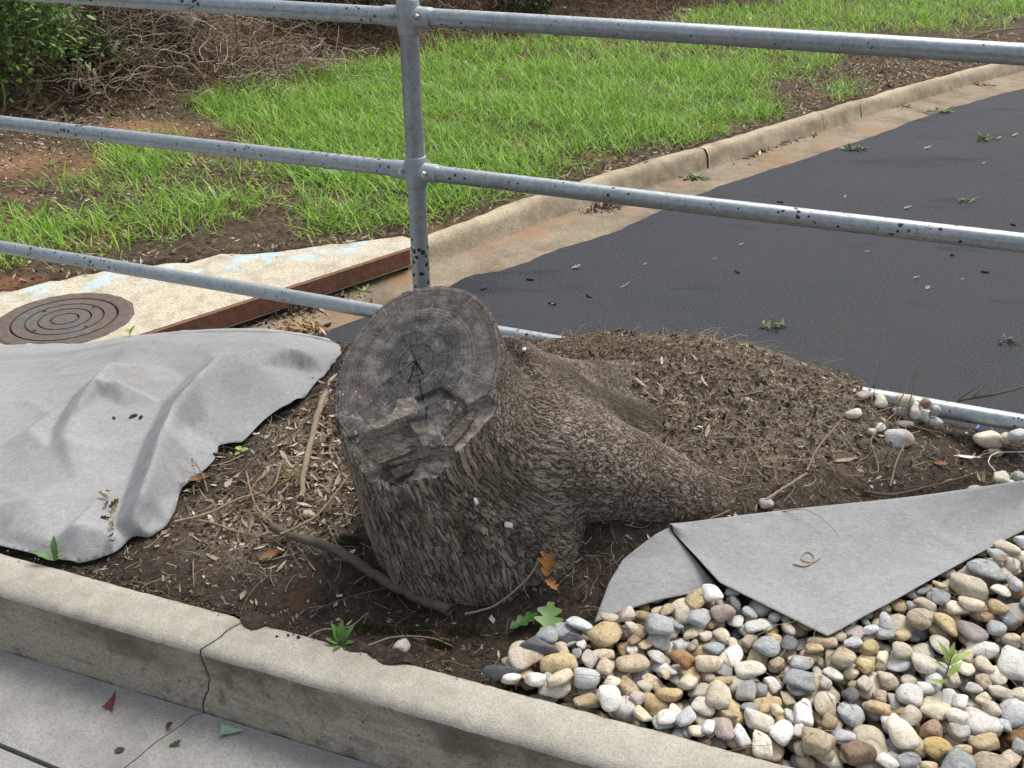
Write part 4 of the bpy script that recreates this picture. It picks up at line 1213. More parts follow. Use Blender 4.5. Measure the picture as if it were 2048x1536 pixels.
CTRL = [(519, 686, .035), (444, 712, .075), (395, 760, .075), (349, 811, .07), (330, 860, .068), (315, 900, .066), (298, 950, .06), (284, 989, .055), (268, 1040, .035), (240, 1100, .004),
        (424, 722, .03), (372, 762, .014), (325, 812, .006), (303, 862, .0), (282, 905, .0), (262, 960, .0), (246, 1010, .0), (228, 1060, .004),
        (290, 686, .03), (219, 728, .06), (188, 762, .062), (170, 776, .012), (143, 803, .008), (250, 775, .024), (236, 764, .05), (205, 800, .03),
        (330, 735, .012), (395, 695, .024), (360, 780, .02), (578, 700, .055), (581, 778, .045), (596, 745, .012), (640, 725, .02), (500, 800, .028), (520, 740, .05), (470, 862, .01), (420, 850, .022), (435, 780, .045),
        (395, 930, .01), (360, 960, .014), (350, 1000, .008), (380, 900, .022), (372, 860, .026), (345, 930, .032), (320, 1010, .022), (300, 1050, .01),
        (50, 760, .004), (100, 730, .0), (60, 860, .018), (100, 905, .022), (150, 960, .02), (60, 1000, .03), (150, 1050, .04), (100, 1090, .02), (0, 900, .0), (0, 1010, .01), (200, 1000, .016), (200, 1060, .03), (205, 940, .012), (205, 880, .014),
        (143, 842, .034), (104, 872, .004), (132, 884, .034), (160, 850, .03), (20, 1060, .02), (240, 860, .012), (250, 820, .02)]
FH = 1.5
cpts = [G(x, y, 0, z * FH)[:2] for x, y, z in CTRL]; cval = [c[2] * FH for c in CTRL]
for q in fol: cpts.append(q); cval.append(0.006)
for u, v, z in [(-1.3, .2, .0), (-1.6, .5, .005), (-1.9, .3, .0), (-1.2, .8, .02), (-1.8, .9, .03), (-2.1, .6, .01)]:
    cpts.append(np.array(uv2xy(u, v))); cval.append(z)
STEP = 0.0075
ug = np.arange(-2.36, 0.1, STEP); vg = np.arange(-0.05, 1.21, STEP)
UG, VG = np.meshgrid(ug, vg, indexing='ij')
gxq, gyq = uv2xy(UG, VG)
DZ = interp_tri(cpts, cval, np.stack([gxq.ravel(), gyq.ravel()], -1)).reshape(UG.shape)
for _ in range(1):
    Dp = np.pad(DZ, 1, mode='edge'); DZ = (Dp[1:-1, 1:-1] * 4 + Dp[:-2, 1:-1] + Dp[2:, 1:-1] + Dp[1:-1, :-2] + Dp[1:-1, 2:]) / 8
cre = np.abs(fbm(gxq * 3.2 + 2, gyq * 4.5, 105, 2)); cre2 = np.abs(fbm(gxq * 7 - 3, gyq * 6 + 1, 107, 2))
DZ += 0.004 * np.clip(.16 - cre, 0, .16) / .16 + 0.0015 * np.clip(.1 - cre2, 0, .1) / .1 + 0.001 * fbm(gxq * 28, gyq * 28, 103, 2)
def dz_at(x, y):
    u, v = xy2uv(x, y)
    i = np.clip((u - ug[0]) / STEP, 0, len(ug) - 1.001); j = np.clip((v - vg[0]) / STEP, 0, len(vg) - 1.001)
    a, b = i.astype(int), j.astype(int); fi, fj = i - a, j - b
    return (DZ[a, b] * (1 - fi) + DZ[a + 1, b] * fi) * (1 - fj) + (DZ[a, b + 1] * (1 - fi) + DZ[a + 1, b + 1] * fi) * fj
ins = inpoly(gxq.ravel(), gyq.ravel(), fol_d)
# keep grid points a little off the outline
inner = np.stack([gxq.ravel(), gyq.ravel()], -1)[ins]
dmin = np.full(len(inner), 9.0)
for q in fol_d: dmin = np.minimum(dmin, (inner[:, 0] - q[0]) ** 2 + (inner[:, 1] - q[1]) ** 2)
inner = inner[dmin > (0.005) ** 2]
allp = np.vstack([fol_d, inner]); nb = len(fol_d)
res = delaunay_2d_cdt([Vector(p) for p in allp], [(i, (i + 1) % nb) for i in range(nb)], [], 1, 1e-7)
fp = np.array([[a[0], a[1]] for a in res[0]])
fz = np.maximum(bed_h(fp[:, 0], fp[:, 1], False) + 0.007, bed_h(fp[:, 0], fp[:, 1]) + 0.003) + np.clip(dz_at(fp[:, 0], fp[:, 1]), 0.0, None)
uu_, vv_ = xy2uv(fp[:, 0], fp[:, 1])
fz = np.where(vv_ > kerb_v(uu_) - 0.02, np.maximum(fz, 0.012), fz)
tri = np.array([list(f) for f in res[2]])
A, B, C_ = fp[tri[:, 0]], fp[tri[:, 1]], fp[tri[:, 2]]
flip = ((B - A)[:, 0] * (C_ - A)[:, 1] - (B - A)[:, 1] * (C_ - A)[:, 0]) < 0
tri[flip] = tri[flip][:, ::-1]
fabL = link('landscape_fabric', make_mesh('landscape_fabric', np.c_[fp, fz], tri, [M['fabric']]))
setprops(fabL, 'wide grey landscape fabric sheet crumpled over the soil beside the drain', 'fabric sheet')
sd = fabL.modifiers.new('thick', 'SOLIDIFY'); sd.thickness = 0.0009; sd.offset = -1

def grid_sheet(name, rows, mats, thick=0.0014):
    rows = np.asarray(rows); nu, nv2 = rows.shape[:2]
    me = make_mesh(name, rows.reshape(-1, 3), gridfaces(nu, nv2), mats); 
    return me
def poly_curve(pts, n):
    pts = np.asarray(pts, float); d = np.r_[0, np.cumsum(np.linalg.norm(np.diff(pts, axis=0), axis=1))]
    return np.stack([np.interp(np.linspace(0, d[-1], n), d, pts[:, i]) for i in range(pts.shape[1])], -1)
# the folded sheet on the right: a broad flap lying over the pebbles and a corner turned behind it
NS = 141
ss = np.linspace(0, 1, NS)
TZ = 0.085
bk = [(0, (1347, 1064), .078), (.10, (1392, 1112), .062), (.2, (1440, 1166), .05), (.3, (1540, 1216), .042), (.4, (1655, 1272), .036), (.52, (1780, 1206), .042), (.62, (1850, 1166), .046), (.75, (1950, 1110), .05), (.88, (2048, 1062), .055), (1.0, (2210, 985), .06)]
sb = [b[0] for b in bk]; pb = np.array([P(*b[1], b[2]) for b in bk])
Bc = np.stack([np.interp(ss, sb, pb[:, i]) for i in range(3)], -1)
ta, tb = P(1338, 1051, TZ), P(2048, 966, TZ + 0.01)
Tc = ta + (tb - ta) * (ss * 1.22)[:, None]
Tc[:, 2] += 0.006 * np.sin(ss * 9) * ss
NTt = 40
rows = []
for i in range(NTt):
    t = i / (NTt - 1)
    r_ = Tc * (1 - t) + Bc * t
    r_[:, 2] += -0.012 * math.sin(math.pi * t) + 0.008 * np.sin(ss * 6.0 + t * 2) * math.sin(math.pi * t) + 0.006 * fbm(r_[:, 0] * 9, r_[:, 1] * 9, 111, 4) * (0.25 + 0.75 * math.sin(math.pi * min(1, t * .8 + .1))) + 0.004 * np.clip(.1 - np.abs(fbm(r_[:, 0] * 6 + 4, r_[:, 1] * 6, 113, 2)), 0, .1) / .1 * math.sin(math.pi * t)
    r_[:, 2] += 0.016 * np.clip(1 - ss / .16, 0, 1) ** 1.5 * math.sin(math.pi * min(1, t * .9 + .1))
    rows.append(r_)
rowsA = np.array(rows)
# roll of the fold: continue a short way down behind the top edge
back_rows = []
for i in range(8, 0, -1):
    a = i / 8
    r_ = Tc.copy(); nrm = np.array([-(tb - ta)[1], (tb - ta)[0], 0]); nrm /= np.linalg.norm(nrm)
    r_ += nrm * (0.012 * math.sin(a * 2.0)); r_[:, 2] += -0.055 * a ** 1.6 + 0.0025 * (1 - a)
    back_rows.append(r_)
rowsA = np.concatenate([np.array(back_rows), rowsA])
fabR = empty('folded_landscape_fabric', tuple(P(1500, 1100, 0.0)))
setprops(fabR, 'stiff grey landscape fabric folded back with a pointed corner over the pebbles', 'fabric sheet')
def add_sheet(nm, rows, mat):
    me = make_mesh(nm, (rows - np.array(fabR.location)).reshape(-1, 3), gridfaces(rows.shape[0], rows.shape[1]), [mat])
    o = link(nm, me, fabR)
    m_ = o.modifiers.new('thick', 'SOLIDIFY'); m_.thickness = 0.001; m_.offset = 0
    return o
add_sheet('folded_flap', rowsA, M['fabric'])
Lc = poly_curve([P(1340, 1054, .083), P(1312, 1068, .078), P(1278, 1093, .062), (P(1245, 1120, .045)), P(1218, 1165, .03), P(1203, 1205, .014), P(1188, 1246, .0)], 40)
Rc = poly_curve([P(1345, 1066, .074), P(1390, 1118, .05), P(1425, 1160, .03), P(1440, 1182, .018)], 40)
rowsB = []
for i in range(36):
    t = i / 35
    r_ = Lc * (1 - t) + Rc * t
    k_ = np.linspace(0, 1, 40)
    r_[:, 2] += 0.022 * math.sin(math.pi * t) * k_ * 0.7 - 0.0
    rowsB.append(r_)
rowsB = np.array(rowsB)
add_sheet('turned_corner', rowsB, M['fabric'])
# under layer seen beside the flap at the right
rowsC = []
for i in range(10):
    t = i / 9
    a = P(1905 + 60 * t, 1150 - 0 * t, .01); 
    rowsC.append(poly_curve([P(1930, 1128, .012) * (1 - t) + P(1850, 1100, .03) * t, P(2060, 1078, .02) * (1 - t) + P(2060, 1020, .035) * t, P(2300, 1000, .03) * (1 - t) + P(2300, 950, .04) * t], 30))
add_sheet('under_layer', np.array(rowsC), M['fabric'])
def scrap(pts, label):
    q = [P(x, y, z) for x, y, z in pts]
    c = np.mean(q, 0)
    o = empty('fabric_scrap', tuple(c))
    o2 = None
    bpy.data.objects.remove(o, do_unlink=True)
    n = len(q); rows_ = []
    ring = poly_curve(np.vstack([q, q[:1]]), 40)[:-1]
    for t in np.linspace(1, 0.02, 9):
        r_ = c + (ring - c) * t; r_[:, 2] += 0.012 * (1 - t ** 2) + 0.004 * fbm(r_[:, 0] * 40, r_[:, 1] * 40, 117, 2)
        rows_.append(r_)
    rows_ = np.array(rows_) - c
    me = make_mesh('fabric_scrap', rows_.reshape(-1, 3), gridfaces(9, 39, wrapv=True), [M['fabric_dark']])
    ob = link('fabric_scrap', me, None, c)
    m_ = ob.modifiers.new('thick', 'SOLIDIFY'); m_.thickness = 0.001; m_.offset = 0
    setprops(ob, label, 'fabric scrap')
scrap([(1012, 1312, .0), (1040, 1290, .02), (1070, 1272, .03), (1118, 1300, .02), (1122, 1312, .012), (1098, 1322, .0)], 'dark grey fabric scrap tented up beside the pebbles in front of the stump')
scrap([(962, 1345, .0), (972, 1333, .008), (1010, 1335, .01), (1045, 1340, .006), (1030, 1352, .0), (990, 1362, -.002)], 'flat dark grey fabric scrap lying against the kerb')
scrap([(1105, 1285, .0), (1138, 1264, .022), (1160, 1272, .02), (1168, 1285, .01), (1130, 1300, .004)], 'small slate grey fabric scrap under the turned corner beside an oak leaf')

# ------------------------------------------------------------------ pebbles
def ico(sub):
    b = bmesh.new(); bmesh.ops.create_icosphere(b, subdivisions=sub, radius=1.0)
    v = np.array([q.co[:] for q in b.verts]); f = np.array([[w.index for w in q.verts] for q in b.faces]); b.free()
    return v, f
IV, IF = ico(3)
def stone_shape(seed, nplanes, soft, jit):
    r_ = np.random.default_rng(seed)
    n = r_.normal(size=(nplanes, 3)); n /= np.linalg.norm(n, axis=1)[:, None]
    d = r_.uniform(0.72, 1.0, nplanes)
    n = np.vstack([n, np.eye(3), -np.eye(3)]); d = np.r_[d, np.ones(6)]
    dots = np.clip(IV @ n.T, 1e-3, None) / d
    rr = (dots ** soft).sum(1) ** (-1.0 / soft)
    v = IV * rr[:, None]
    v += IV * (jit * (fbm(IV[:, 0] * 2 + IV[:, 2] * 1.3, IV[:, 1] * 2 - IV[:, 2], seed, 3)))[:, None]
    mn, mx = v.min(0), v.max(0)
    return (v - (mn + mx) / 2) / ((mx - mn) / 2)
SHAPES = [stone_shape(200 + i, 9, 6 if i < 9 else 14, 0.06 if i < 9 else 0.09) for i in range(14)]
PMESH = [make_mesh('pebble', v, IF, [PEBM['cream']]) for v in SHAPES]
names = [p[0] for p in PEB]; wts_ = np.array([p[2] for p in PEB], float); wts_ /= wts_.sum()
HS = 0.003
hx0, hx1, hy0, hy1 = -0.2, 1.5, 0.75, 1.75
HX = np.arange(hx0, hx1, HS); HY = np.arange(hy0, hy1, HS)
HGX, HGY = np.meshgrid(HX, HY, indexing='ij')
HM = bed_h(HGX, HGY); HM0 = HM.copy(); IDM = np.full(HM.shape, -1)
uG, vG = xy2uv(HGX, HGY)
over_kerb = vG > kerb_v(uG) - 0.004
HM = np.where(over_kerb, np.maximum(HM, 0.012), HM)
# region: right part of the bed in front of and beneath the folded fabric
reg_px = [(1000, 1355), (1075, 1300), (1130, 1262), (1215, 1235), (1300, 1185), (1420, 1150), (1600, 1140), (1800, 1080), (2048, 1000), (2500, 950), (2500, 1620), (1420, 1500), (1200, 1418), (1080, 1385)]
reg_w = np.array([P(x, y, -0.01)[:2] for x, y in reg_px])
REG = inpoly(HGX, HGY, reg_w) & (vG < kerb_v(uG) - 0.008)
# height of the fabric flap: stones beneath it stay below it
CEIL = np.full(HM.shape, 9.0)
for rows_ in (rowsA[8:], rowsB):
    p_ = rows_.reshape(-1, 3)
    ii = ((p_[:, 0] - hx0) / HS).astype(int); jj = ((p_[:, 1] - hy0) / HS).astype(int)
    ok = (ii >= 2) & (ii < HM.shape[0] - 3) & (jj >= 2) & (jj < HM.shape[1] - 3)
    for di in range(-2, 3):
        for dj_ in range(-2, 3):
            np.minimum.at(CEIL, (ii[ok] + di, jj[ok] + dj_), p_[ok][:, 2])
cand = np.argwhere(REG)
cpx = project(np.stack([HGX[REG], HGY[REG], HM[REG]], -1))[:, 0]
cand = cand[np.random.default_rng(3).random(len(cand)) < np.clip((cpx - 1010) / 260, .04, 1)]
stones = []
rp_ = np.random.default_rng(23)
N_ST = 1650
for sidx in range(N_ST):
    big = rp_.random()
    a = (rp_.uniform(0.014, 0.022) if big < 0.62 else rp_.uniform(0.021, 0.031) if big < 0.94 else rp_.uniform(0.03, 0.038)) * 0.93
    b = a * rp_.uniform(0.55, 0.92); c = b * rp_.uniform(0.4, 0.74)
    yaw = rp_.uniform(0, np.pi)
    m = int(a / HS) + 1
    g_ = np.arange(-m, m + 1) * HS
    QX, QY = np.meshgrid(g_, g_, indexing='ij')
    lx, ly = QX * math.cos(yaw) + QY * math.sin(yaw), -QX * math.sin(yaw) + QY * math.cos(yaw)
    e2 = (lx / a) ** 2 + (ly / b) ** 2
    msk = e2 < 0.98
    prof_ = c * np.sqrt(np.clip(1 - e2, 0, 1)) ** 0.8
    best = None
    for ci in cand[rp_.integers(0, len(cand), 14)]:
        i, j = ci
        if i - m < 0 or j - m < 0 or i + m + 1 > HM.shape[0] or j + m + 1 > HM.shape[1]: continue
        w = HM[i - m:i + m + 1, j - m:j + m + 1]
        zc = (w + prof_)[msk].max()
        top_ = zc + c
        cl = CEIL[i - m:i + m + 1, j - m:j + m + 1][msk].min()
        if top_ > cl - 0.003: continue
        if over_kerb[i - m:i + m + 1, j - m:j + m + 1][msk].mean() > 0.25: continue
        if zc - c > HM0[i, j] + 0.056: continue
        if best is None or zc < best[0]: best = (zc, i, j)
    if best is None: continue
    zc, i, j = best
    zc -= 0.0025
    w = HM[i - m:i + m + 1, j - m:j + m + 1]; idw = IDM[i - m:i + m + 1, j - m:j + m + 1]
    nt = np.where(msk, zc + prof_ * 0.97, -9)
    k_ = len(stones)
    idw[nt > w] = k_; np.maximum(w, nt, out=w)
    sh = int(rp_.integers(0, 14)); kind = names[rp_.choice(len(names), p=wts_)]
    stones.append([HX[i], HY[j], zc, a, b, c, yaw, sh, kind])
# how much of each stone shows from above, seen under the fabric or not
vis_mask = (CEIL > 8) & (IDM >= 0)
pp = project(np.stack([HGX[vis_mask], HGY[vis_mask], HM[vis_mask]], -1))
onp = (pp[:, 0] < 2048 + 20) & (pp[:, 1] < 1536 + 20) & (pp[:, 0] > 0)
vis = np.bincount(IDM[vis_mask][onp], minlength=len(stones))
order = np.argsort(-vis)
single = [i for i in order[:285] if vis[i] > 12]
rest = [i for i in range(len(stones)) if i not in set(single) and vis[i] >= 0]
def size_word(a): return 'large' if a > 0.025 else 'small' if a < 0.016 else 'medium'
def put_stone(st, label, group, cat='pebble', nm='pebble', tilt=0.14):
    x, y, z, a, b, c, yaw, sh, kind = st
    o = link(nm, PMESH[sh], None, (x, y, z), (rp_.normal(0, tilt), rp_.normal(0, tilt), yaw), (a, b, c))
    o.material_slots[0].link = 'OBJECT'; o.material_slots[0].material = PEBM[kind]
    setprops(o, label, cat, group)
    return o
for i in single:
    st = stones[i]
    sw, cw = size_word(st[3]), PEBL[st[8]]
    form = 'angular' if st[7] >= 9 else 'long smooth' if st[4] / st[3] < .66 else 'flat smooth' if st[5] / st[4] < .6 else 'rounded'
    q = np.array(st[:2]); u_, v_ = xy2uv(st[0], st[1])
    dk_ = kerb_v(u_) - v_
    dA = np.min(np.hypot(*(rowsA[-1][:, :2] - q).T)); dS = np.hypot(*(P(1880, 1392, 0)[:2] - q)); dT = np.hypot(*(pb[4][:2] - q)); dB = np.min(np.hypot(*(rowsB.reshape(-1, 3)[:, :2] - q).T))
    zone = 'close beside the seedling' if dS < .07 else 'under the pointed fabric corner' if dT < .075 else 'against the turned fabric corner' if dB < .04 else 'along the folded fabric edge' if dA < .05 else 'against the kerb' if dk_ < .06 else 'one row in from the kerb' if dk_ < .13 else 'beyond the seedling from the kerb' if st[1] > 1.3 else 'in the middle of the pebble bed'
    put_stone(st, f"{sw} {cw} {form} pebble {zone}", f"{sw} {cw} {form} pebbles {zone}")
Vs, Fs, Mi, off_ = [], [], [], 0
LV, LF = ico(2)
for i in rest:
    x, y, z, a, b, c, yaw, sh, kind = stones[i]
    v = LV * np.array([a, b, c])
    R_ = np.array([[math.cos(yaw), -math.sin(yaw), 0], [math.sin(yaw), math.cos(yaw), 0], [0, 0, 1]])
    v = v @ R_.T + np.array([x, y, z]); Vs.append(v); Fs.append(LF + off_); off_ += len(v); Mi += [names.index(kind)] * len(LF)
pr_ = link('pebbles', make_mesh('pebbles', np.vstack(Vs), np.vstack(Fs), [PEBM[n] for n in names], midx=Mi))
setprops(pr_, 'small river pebbles packed between the larger ones in the bed', 'pebbles', kind='stuff')

def lone(px, py, a, b, c, yaw, kind, sh, label, dz=0.0, base=None):
    p = G(px, py) if base is None else P(px, py, base)
    u_, v_ = xy2uv(p[0], p[1])
    if base is None and v_ < 0.055:              # keep to the bed side of the bottom rail
        r = ray(px, py); t = (0.055 + R0 @ RN) / (r[:2] @ RN); q = r * t + np.array([0, 0, CAMH])
        return put_stone([q[0], q[1], q[2], a, b, c, yaw, sh, kind], label, None, tilt=0.1)
    return put_stone([p[0], p[1], p[2] + c * 0.62 + dz, a, b, c, yaw, sh, kind], label, None, tilt=0.1)
# stones lying on the mound by the bottom rail
lone(1762, 805, .020, .017, .015, .3, 'cream', 10, 'cream angular stone at the left end of the stone heap under the bottom rail')
lone(1812, 800, .023, .016, .012, .2, 'cream', 2, 'cream flattish stone on top of the stone heap under the bottom rail', .012)
lone(1800, 822, .020, .015, .010, .0, 'pale', 11, 'speckled grey stone in the middle of the heap under the bottom rail')
lone(1832, 818, .024, .014, .018, 1.2, 'white', 12, 'upright white wedge stone in the heap under the bottom rail', .004)
lone(1850, 806, .014, .012, .012, .4, 'rust', 1, 'small orange brown stone at the back of the heap under the bottom rail', .006)
lone(1850, 832, .017, .015, .014, .8, 'pale', 9, 'pale grey round stone at the front of the heap under the bottom rail')
lone(1872, 822, .013, .011, .014, .2, 'grey', 3, 'small blue grey stone at the right end of the heap under the bottom rail')
lone(1820, 838, .020, .013, .010, -.2, 'tan', 4, 'tan brown stone at the foot of the heap under the bottom rail')
lone(1806, 850, .024, .012, .008, -.1, 'pink', 13, 'flat brown stone lying below the heap under the bottom rail')
lone(1870, 843, .018, .012, .011, .2, 'pale', 5, 'pale stone at the end of the blue cord')
lone(1706, 833, .021, .013, .010, .1, 'cream', 6, 'cream stone by itself on the litter left of the stone heap')
lone(1798, 880, .035, .024, .021, .0, 'white', 7, 'large pale pitted stone on the dark soil below the stone heap')
lone(1972, 878, .033, .022, .020, .1, 'cream', 11, 'large cream stone on the soil in front of the bottom rail')
lone(2009, 876, .017, .014, .012, .0, 'cream', 1, 'small cream stone between two larger ones in front of the bottom rail')
lone(2038, 872, .026, .018, .016, .2, 'pale', 8, 'pale stone wedged under the bottom rail')
lone(1990, 913, .018, .010, .008, .0, 'ochre', 2, 'yellowish flat stone at the tip of a white leaf strip')
lone(2034, 960, .018, .014, .012, .0, 'ochre', 6, 'mossy yellow stone behind the folded fabric edge')
lone(1760, 858, .014, .011, .008, .0, 'white', 10, 'white chip with pale rootlets over it on the mound')
lone(1742, 868, .010, .009, .008, .4, 'white', 13, 'small square white chip on the dark mound soil')
lone(1532, 1016, .016, .012, .010, .1, 'pale', 3, 'pale round stone behind the folded fabric beside the stump root')
lone(1312, 900, .011, .009, .007, .2, 'cream', 12, 'cream chip on the litter beside the stump root')
lone(1395, 862, .013, .007, .004, .2, 'white', 11, 'thin white chip on the litter behind the stump root')
lone(803, 1303, .017, .013, .013, 1.0, 'white', 13, 'white angular stone sitting on the kerb in front of the stump')
lone(619, 1030, .014, .009, .009, .1, 'ochre', 5, 'yellow tan pebble in the twigs left of the stump')
lone(1725, 800, .022, .014, .010, .5, 'pink', 4, 'reddish brown stone half buried behind the stone heap')

# ------------------------------------------------------------------ sticks, roots and cords
def stick(name, pts, r0, r1, mat, label, cat, group=None, sides=8, n=None, rough=0.12, ground=True, extra=None):
    """pts: (px, py, height above the bed)"""
    q = np.array([G(x, y, dz + r0 * 0.5) for x, y, dz in pts])
    n = n or max(10, len(pts) * 7)
    path = smooth_path(q, n)
    path += rng.normal(0, r0 * 0.12, path.shape)
    geo_ = [tube_geo(path, np.linspace(r0, r1, n), sides, True, rough, int(r0 * 1e5) + len(pts))]
    for t, dv, ln, rr in (extra or []):
        b0 = path[int(t * (n - 1))]; e = b0 + np.array(dv) * ln
        mid = (b0 + e) / 2 + rng.normal(0, ln * 0.06, 3)
        geo_.append(tube_geo(smooth_path([b0, mid, e], 8), np.linspace(rr, rr * 0.4, 8), 5, True, 0.1, 3))
    v, f = merge(geo_); c = q[0]
    me = make_mesh(name, v - c, f, [mat])
    o = link(name, me, None, c)
    return setprops(o, label, cat, group)
stick('fallen_branch', [(545, 1072, .02), (600, 1100, .02), (660, 1118, .022), (720, 1150, .02), (790, 1195, .022), (850, 1216, .018), (902, 1232, .01)], .0085, .0115, M['branch'], 'thick grey branch lying in front of the stump', 'branch', extra=[(.12, (-.3, -.6, .1), .05, .003)])
stick('peeled_root', [(656, 812, .03), (640, 850, .03), (622, 900, .022), (610, 950, .016), (604, 1002, .012)], .0075, .006, M['root_pale'], 'pale peeled root standing in the litter beside the cut face of the stump', 'root')
stick('twig', [(565, 1098, .03), (600, 1080, .03), (640, 1045, .03), (690, 985, .03), (706, 968, .035)], .0028, .0022, M['root_pale'], 'straight tan twig leaning across the litter left of the stump', 'twig')
stick('twig', [(355, 1062, .02), (420, 1042, .02), (480, 1010, .02), (545, 985, .018), (570, 940, .02), (610, 925, .02)], .0032, .002, M['root_pale'], 'forked pale twig running from the fabric edge to the peeled root', 'twig', extra=[(.5, (.7, .1, .3), .06, .0018), (.75, (-.1, .6, .3), .05, .0015)])
stick('twig', [(372, 1050, .01), (420, 1055, .012), (470, 1066, .01), (508, 1075, .006)], .003, .0018, M['root_pale'], 'pale twig lying flat near the lower corner of the crumpled fabric', 'twig')
stick('twig', [(480, 965, .012), (510, 940, .02), (560, 905, .03), (600, 880, .03), (640, 840, .03)], .0026, .0018, M['branch'], 'brown twig lying across the root left of the stump', 'twig')
stick('twig', [(495, 960, .02), (505, 1000, .02), (520, 1030, .015), (545, 1048, .01)], .0022, .0014, M['root_pale'], 'curved pale rootlet hanging in the litter below the fabric', 'twig')
stick('twig', [(620, 1235, .012), (700, 1200, .012), (780, 1185, .012)], .0016, .0012, M['branch'], 'thin dark twig under the fallen branch', 'twig')
stick('twig', [(592, 1303, .01), (640, 1272, .012), (700, 1262, .01), (735, 1235, .01)], .0018, .0012, M['root_pale'], 'thin pale twig hooked over the kerb beside the weed', 'twig')
stick('twig', [(735, 1302, .012), (790, 1288, .014), (860, 1285, .012), (905, 1296, .008)], .0016, .0012, M['root_pale'], 'thin pale twig lying behind the white kerb stone', 'twig')
stick('twig', [(930, 1235, .012), (990, 1222, .02), (1050, 1196, .05), (1078, 1178, .075)], .0022, .0018, M['root_pale'], 'straight twig carrying a curled orange oak leaf', 'twig')
stick('twig', [(1530, 1015, .012), (1555, 995, .014), (1585, 980, .02), (1612, 962, .022)], .0036, .0026, M['root_pale'], 'short tan stick behind the folded fabric near the stump root', 'twig')
stick('twig', [(1728, 985, .008), (1780, 992, .008), (1850, 982, .01), (1945, 957, .008)], .003, .0018, M['branch'], 'long brown twig along the back of the folded fabric', 'twig')
stick('twig', [(1613, 948, .01), (1630, 915, .014), (1648, 890, .016), (1680, 855, .02)], .0022, .0016, M['root_pale'], 'forked pale rootlet on the litter mound', 'twig', extra=[(.55, (-.3, -.3, .0), .05, .0014)])
stick('rootlet', [(1780, 975, .006), (1790, 935, .01), (1803, 905, .014), (1815, 880, .016), (1838, 872, .02)], .0017, .0013, M['root_pale'], 'pale looping rootlet beside the large pitted stone', 'rootlet', sides=5)
stick('rootlet', [(1738, 950, .006), (1755, 948, .01), (1748, 915, .012), (1740, 890, .015), (1765, 860, .02), (1790, 842, .03)], .0017, .0013, M['root_pale'], 'pale crooked rootlet climbing to the white chips on the mound', 'rootlet', sides=5)
def upright(name, pts, r0, r1, mat, label, cat='stalk', tip=None):
    """pts: pixel, pixel, distance offset; stands in the plane of its foot"""
    b0 = G(pts[0][0], pts[0][1], -0.004)
    q = [b0] + [PY(x, y, b0[1] + dy) for x, y, dy in pts[1:]]
    path = smooth_path(q, 26); path += rng.normal(0, r0 * 0.1, path.shape)
    geo_ = [tube_geo(path, np.linspace(r0, r1, 26), 5, True)]
    for t, (x2, y2) in (tip or []):
        s0 = path[int(t * 25)]; e = PY(x2, y2, s0[1] + 0.01)
        geo_.append(tube_geo(smooth_path([s0, (s0 + e) / 2 + rng.normal(0, .002, 3), e], 8), np.linspace(r0 * .6, r1 * .7, 8), 4, True))
    v, f = merge(geo_)
    return setprops(link(name, make_mesh(name, v - b0, f, [mat]), None, b0), label, cat)
upright('dead_stalk', [(1790, 842, 0), (1800, 800, .0), (1818, 775, .01), (1832, 737, .01)], .0017, .0009, M['root_pale'], 'thin dead stalk rising from the stone heap against the road')
upright('dead_stalk', [(1786, 846, 0), (1815, 815, .0), (1826, 775, .0), (1838, 730, .0)], .0019, .0009, M['root_pale'], 'bent pale stalk leaning over the stone heap')
upright('dead_stalk', [(1746, 800, 0), (1752, 760, .0), (1762, 722, .0)], .0013, .0007, M['root_pale'], 'short thin stalk standing at the mound crest beside the stone heap')
upright('dead_stalk', [(1612, 792, 0), (1625, 770, .0), (1645, 712, .0)], .0013, .0006, M['root_pale'], 'thin stalk standing on the crest of the litter mound')
upright('dead_twig', [(1880, 818, 0), (1925, 800, .0), (1985, 790, .01), (2060, 770, .02), (2130, 755, .02)], .0035, .002, M['branch'], 'branched bare twig reaching out over the bottom rail', 'twig', tip=[(.18, (1960, 770)), (.28, (1985, 787)), (.1, (1970, 835)), (.05, (1990, 838)), (.2, (1935, 835)), (.35, (1970, 772))])
stick('cord', [(1880, 840, .02), (1920, 851, .026), (1955, 860, .024), (1950, 870, .012)], .0028, .0028, M['blue_cord'], 'short blue plastic cord lying on the soil in front of the bottom rail', 'cord', rough=0.0)
stick('white_wire', [(1990, 945, .006), (1975, 930, .01), (1990, 918, .012), (2048, 912, .01), (2120, 915, .01)], .0014, .0014, M['white_bit'], 'thin white looped root on the dark soil behind the folded fabric', 'rootlet', rough=0.0, sides=5)

# rootlet curl lying on the folded flap
def on_sheet(px, py):
    r = ray(px, py); t = np.linspace(0.8, 2.6, 900) / FPX
    q = r[None] * t[:, None] + np.array([0, 0, CAMH])
    p_ = rowsA[8:].reshape(-1, 3); pr2 = project(p_)
    k_ = np.argmin(np.hypot(pr2[:, 0] - px, pr2[:, 1] - py)); return p_[k_] + np.array([0, 0, 0.0025])
cl = [on_sheet(x, y) for x, y in [(1586, 1127), (1605, 1131), (1622, 1128), (1630, 1115), (1618, 1106), (1604, 1112), (1606, 1124), (1622, 1128), (1643, 1119)]]
v, f = tube_geo(smooth_path(cl, 40), np.linspace(.0015, .0008, 40), 5)
setprops(link('rootlet', make_mesh('rootlet', v - cl[0], f, [M['pale_leaf']]), None, cl[0]), 'curled straw coloured rootlet lying on the folded fabric flap', 'rootlet')

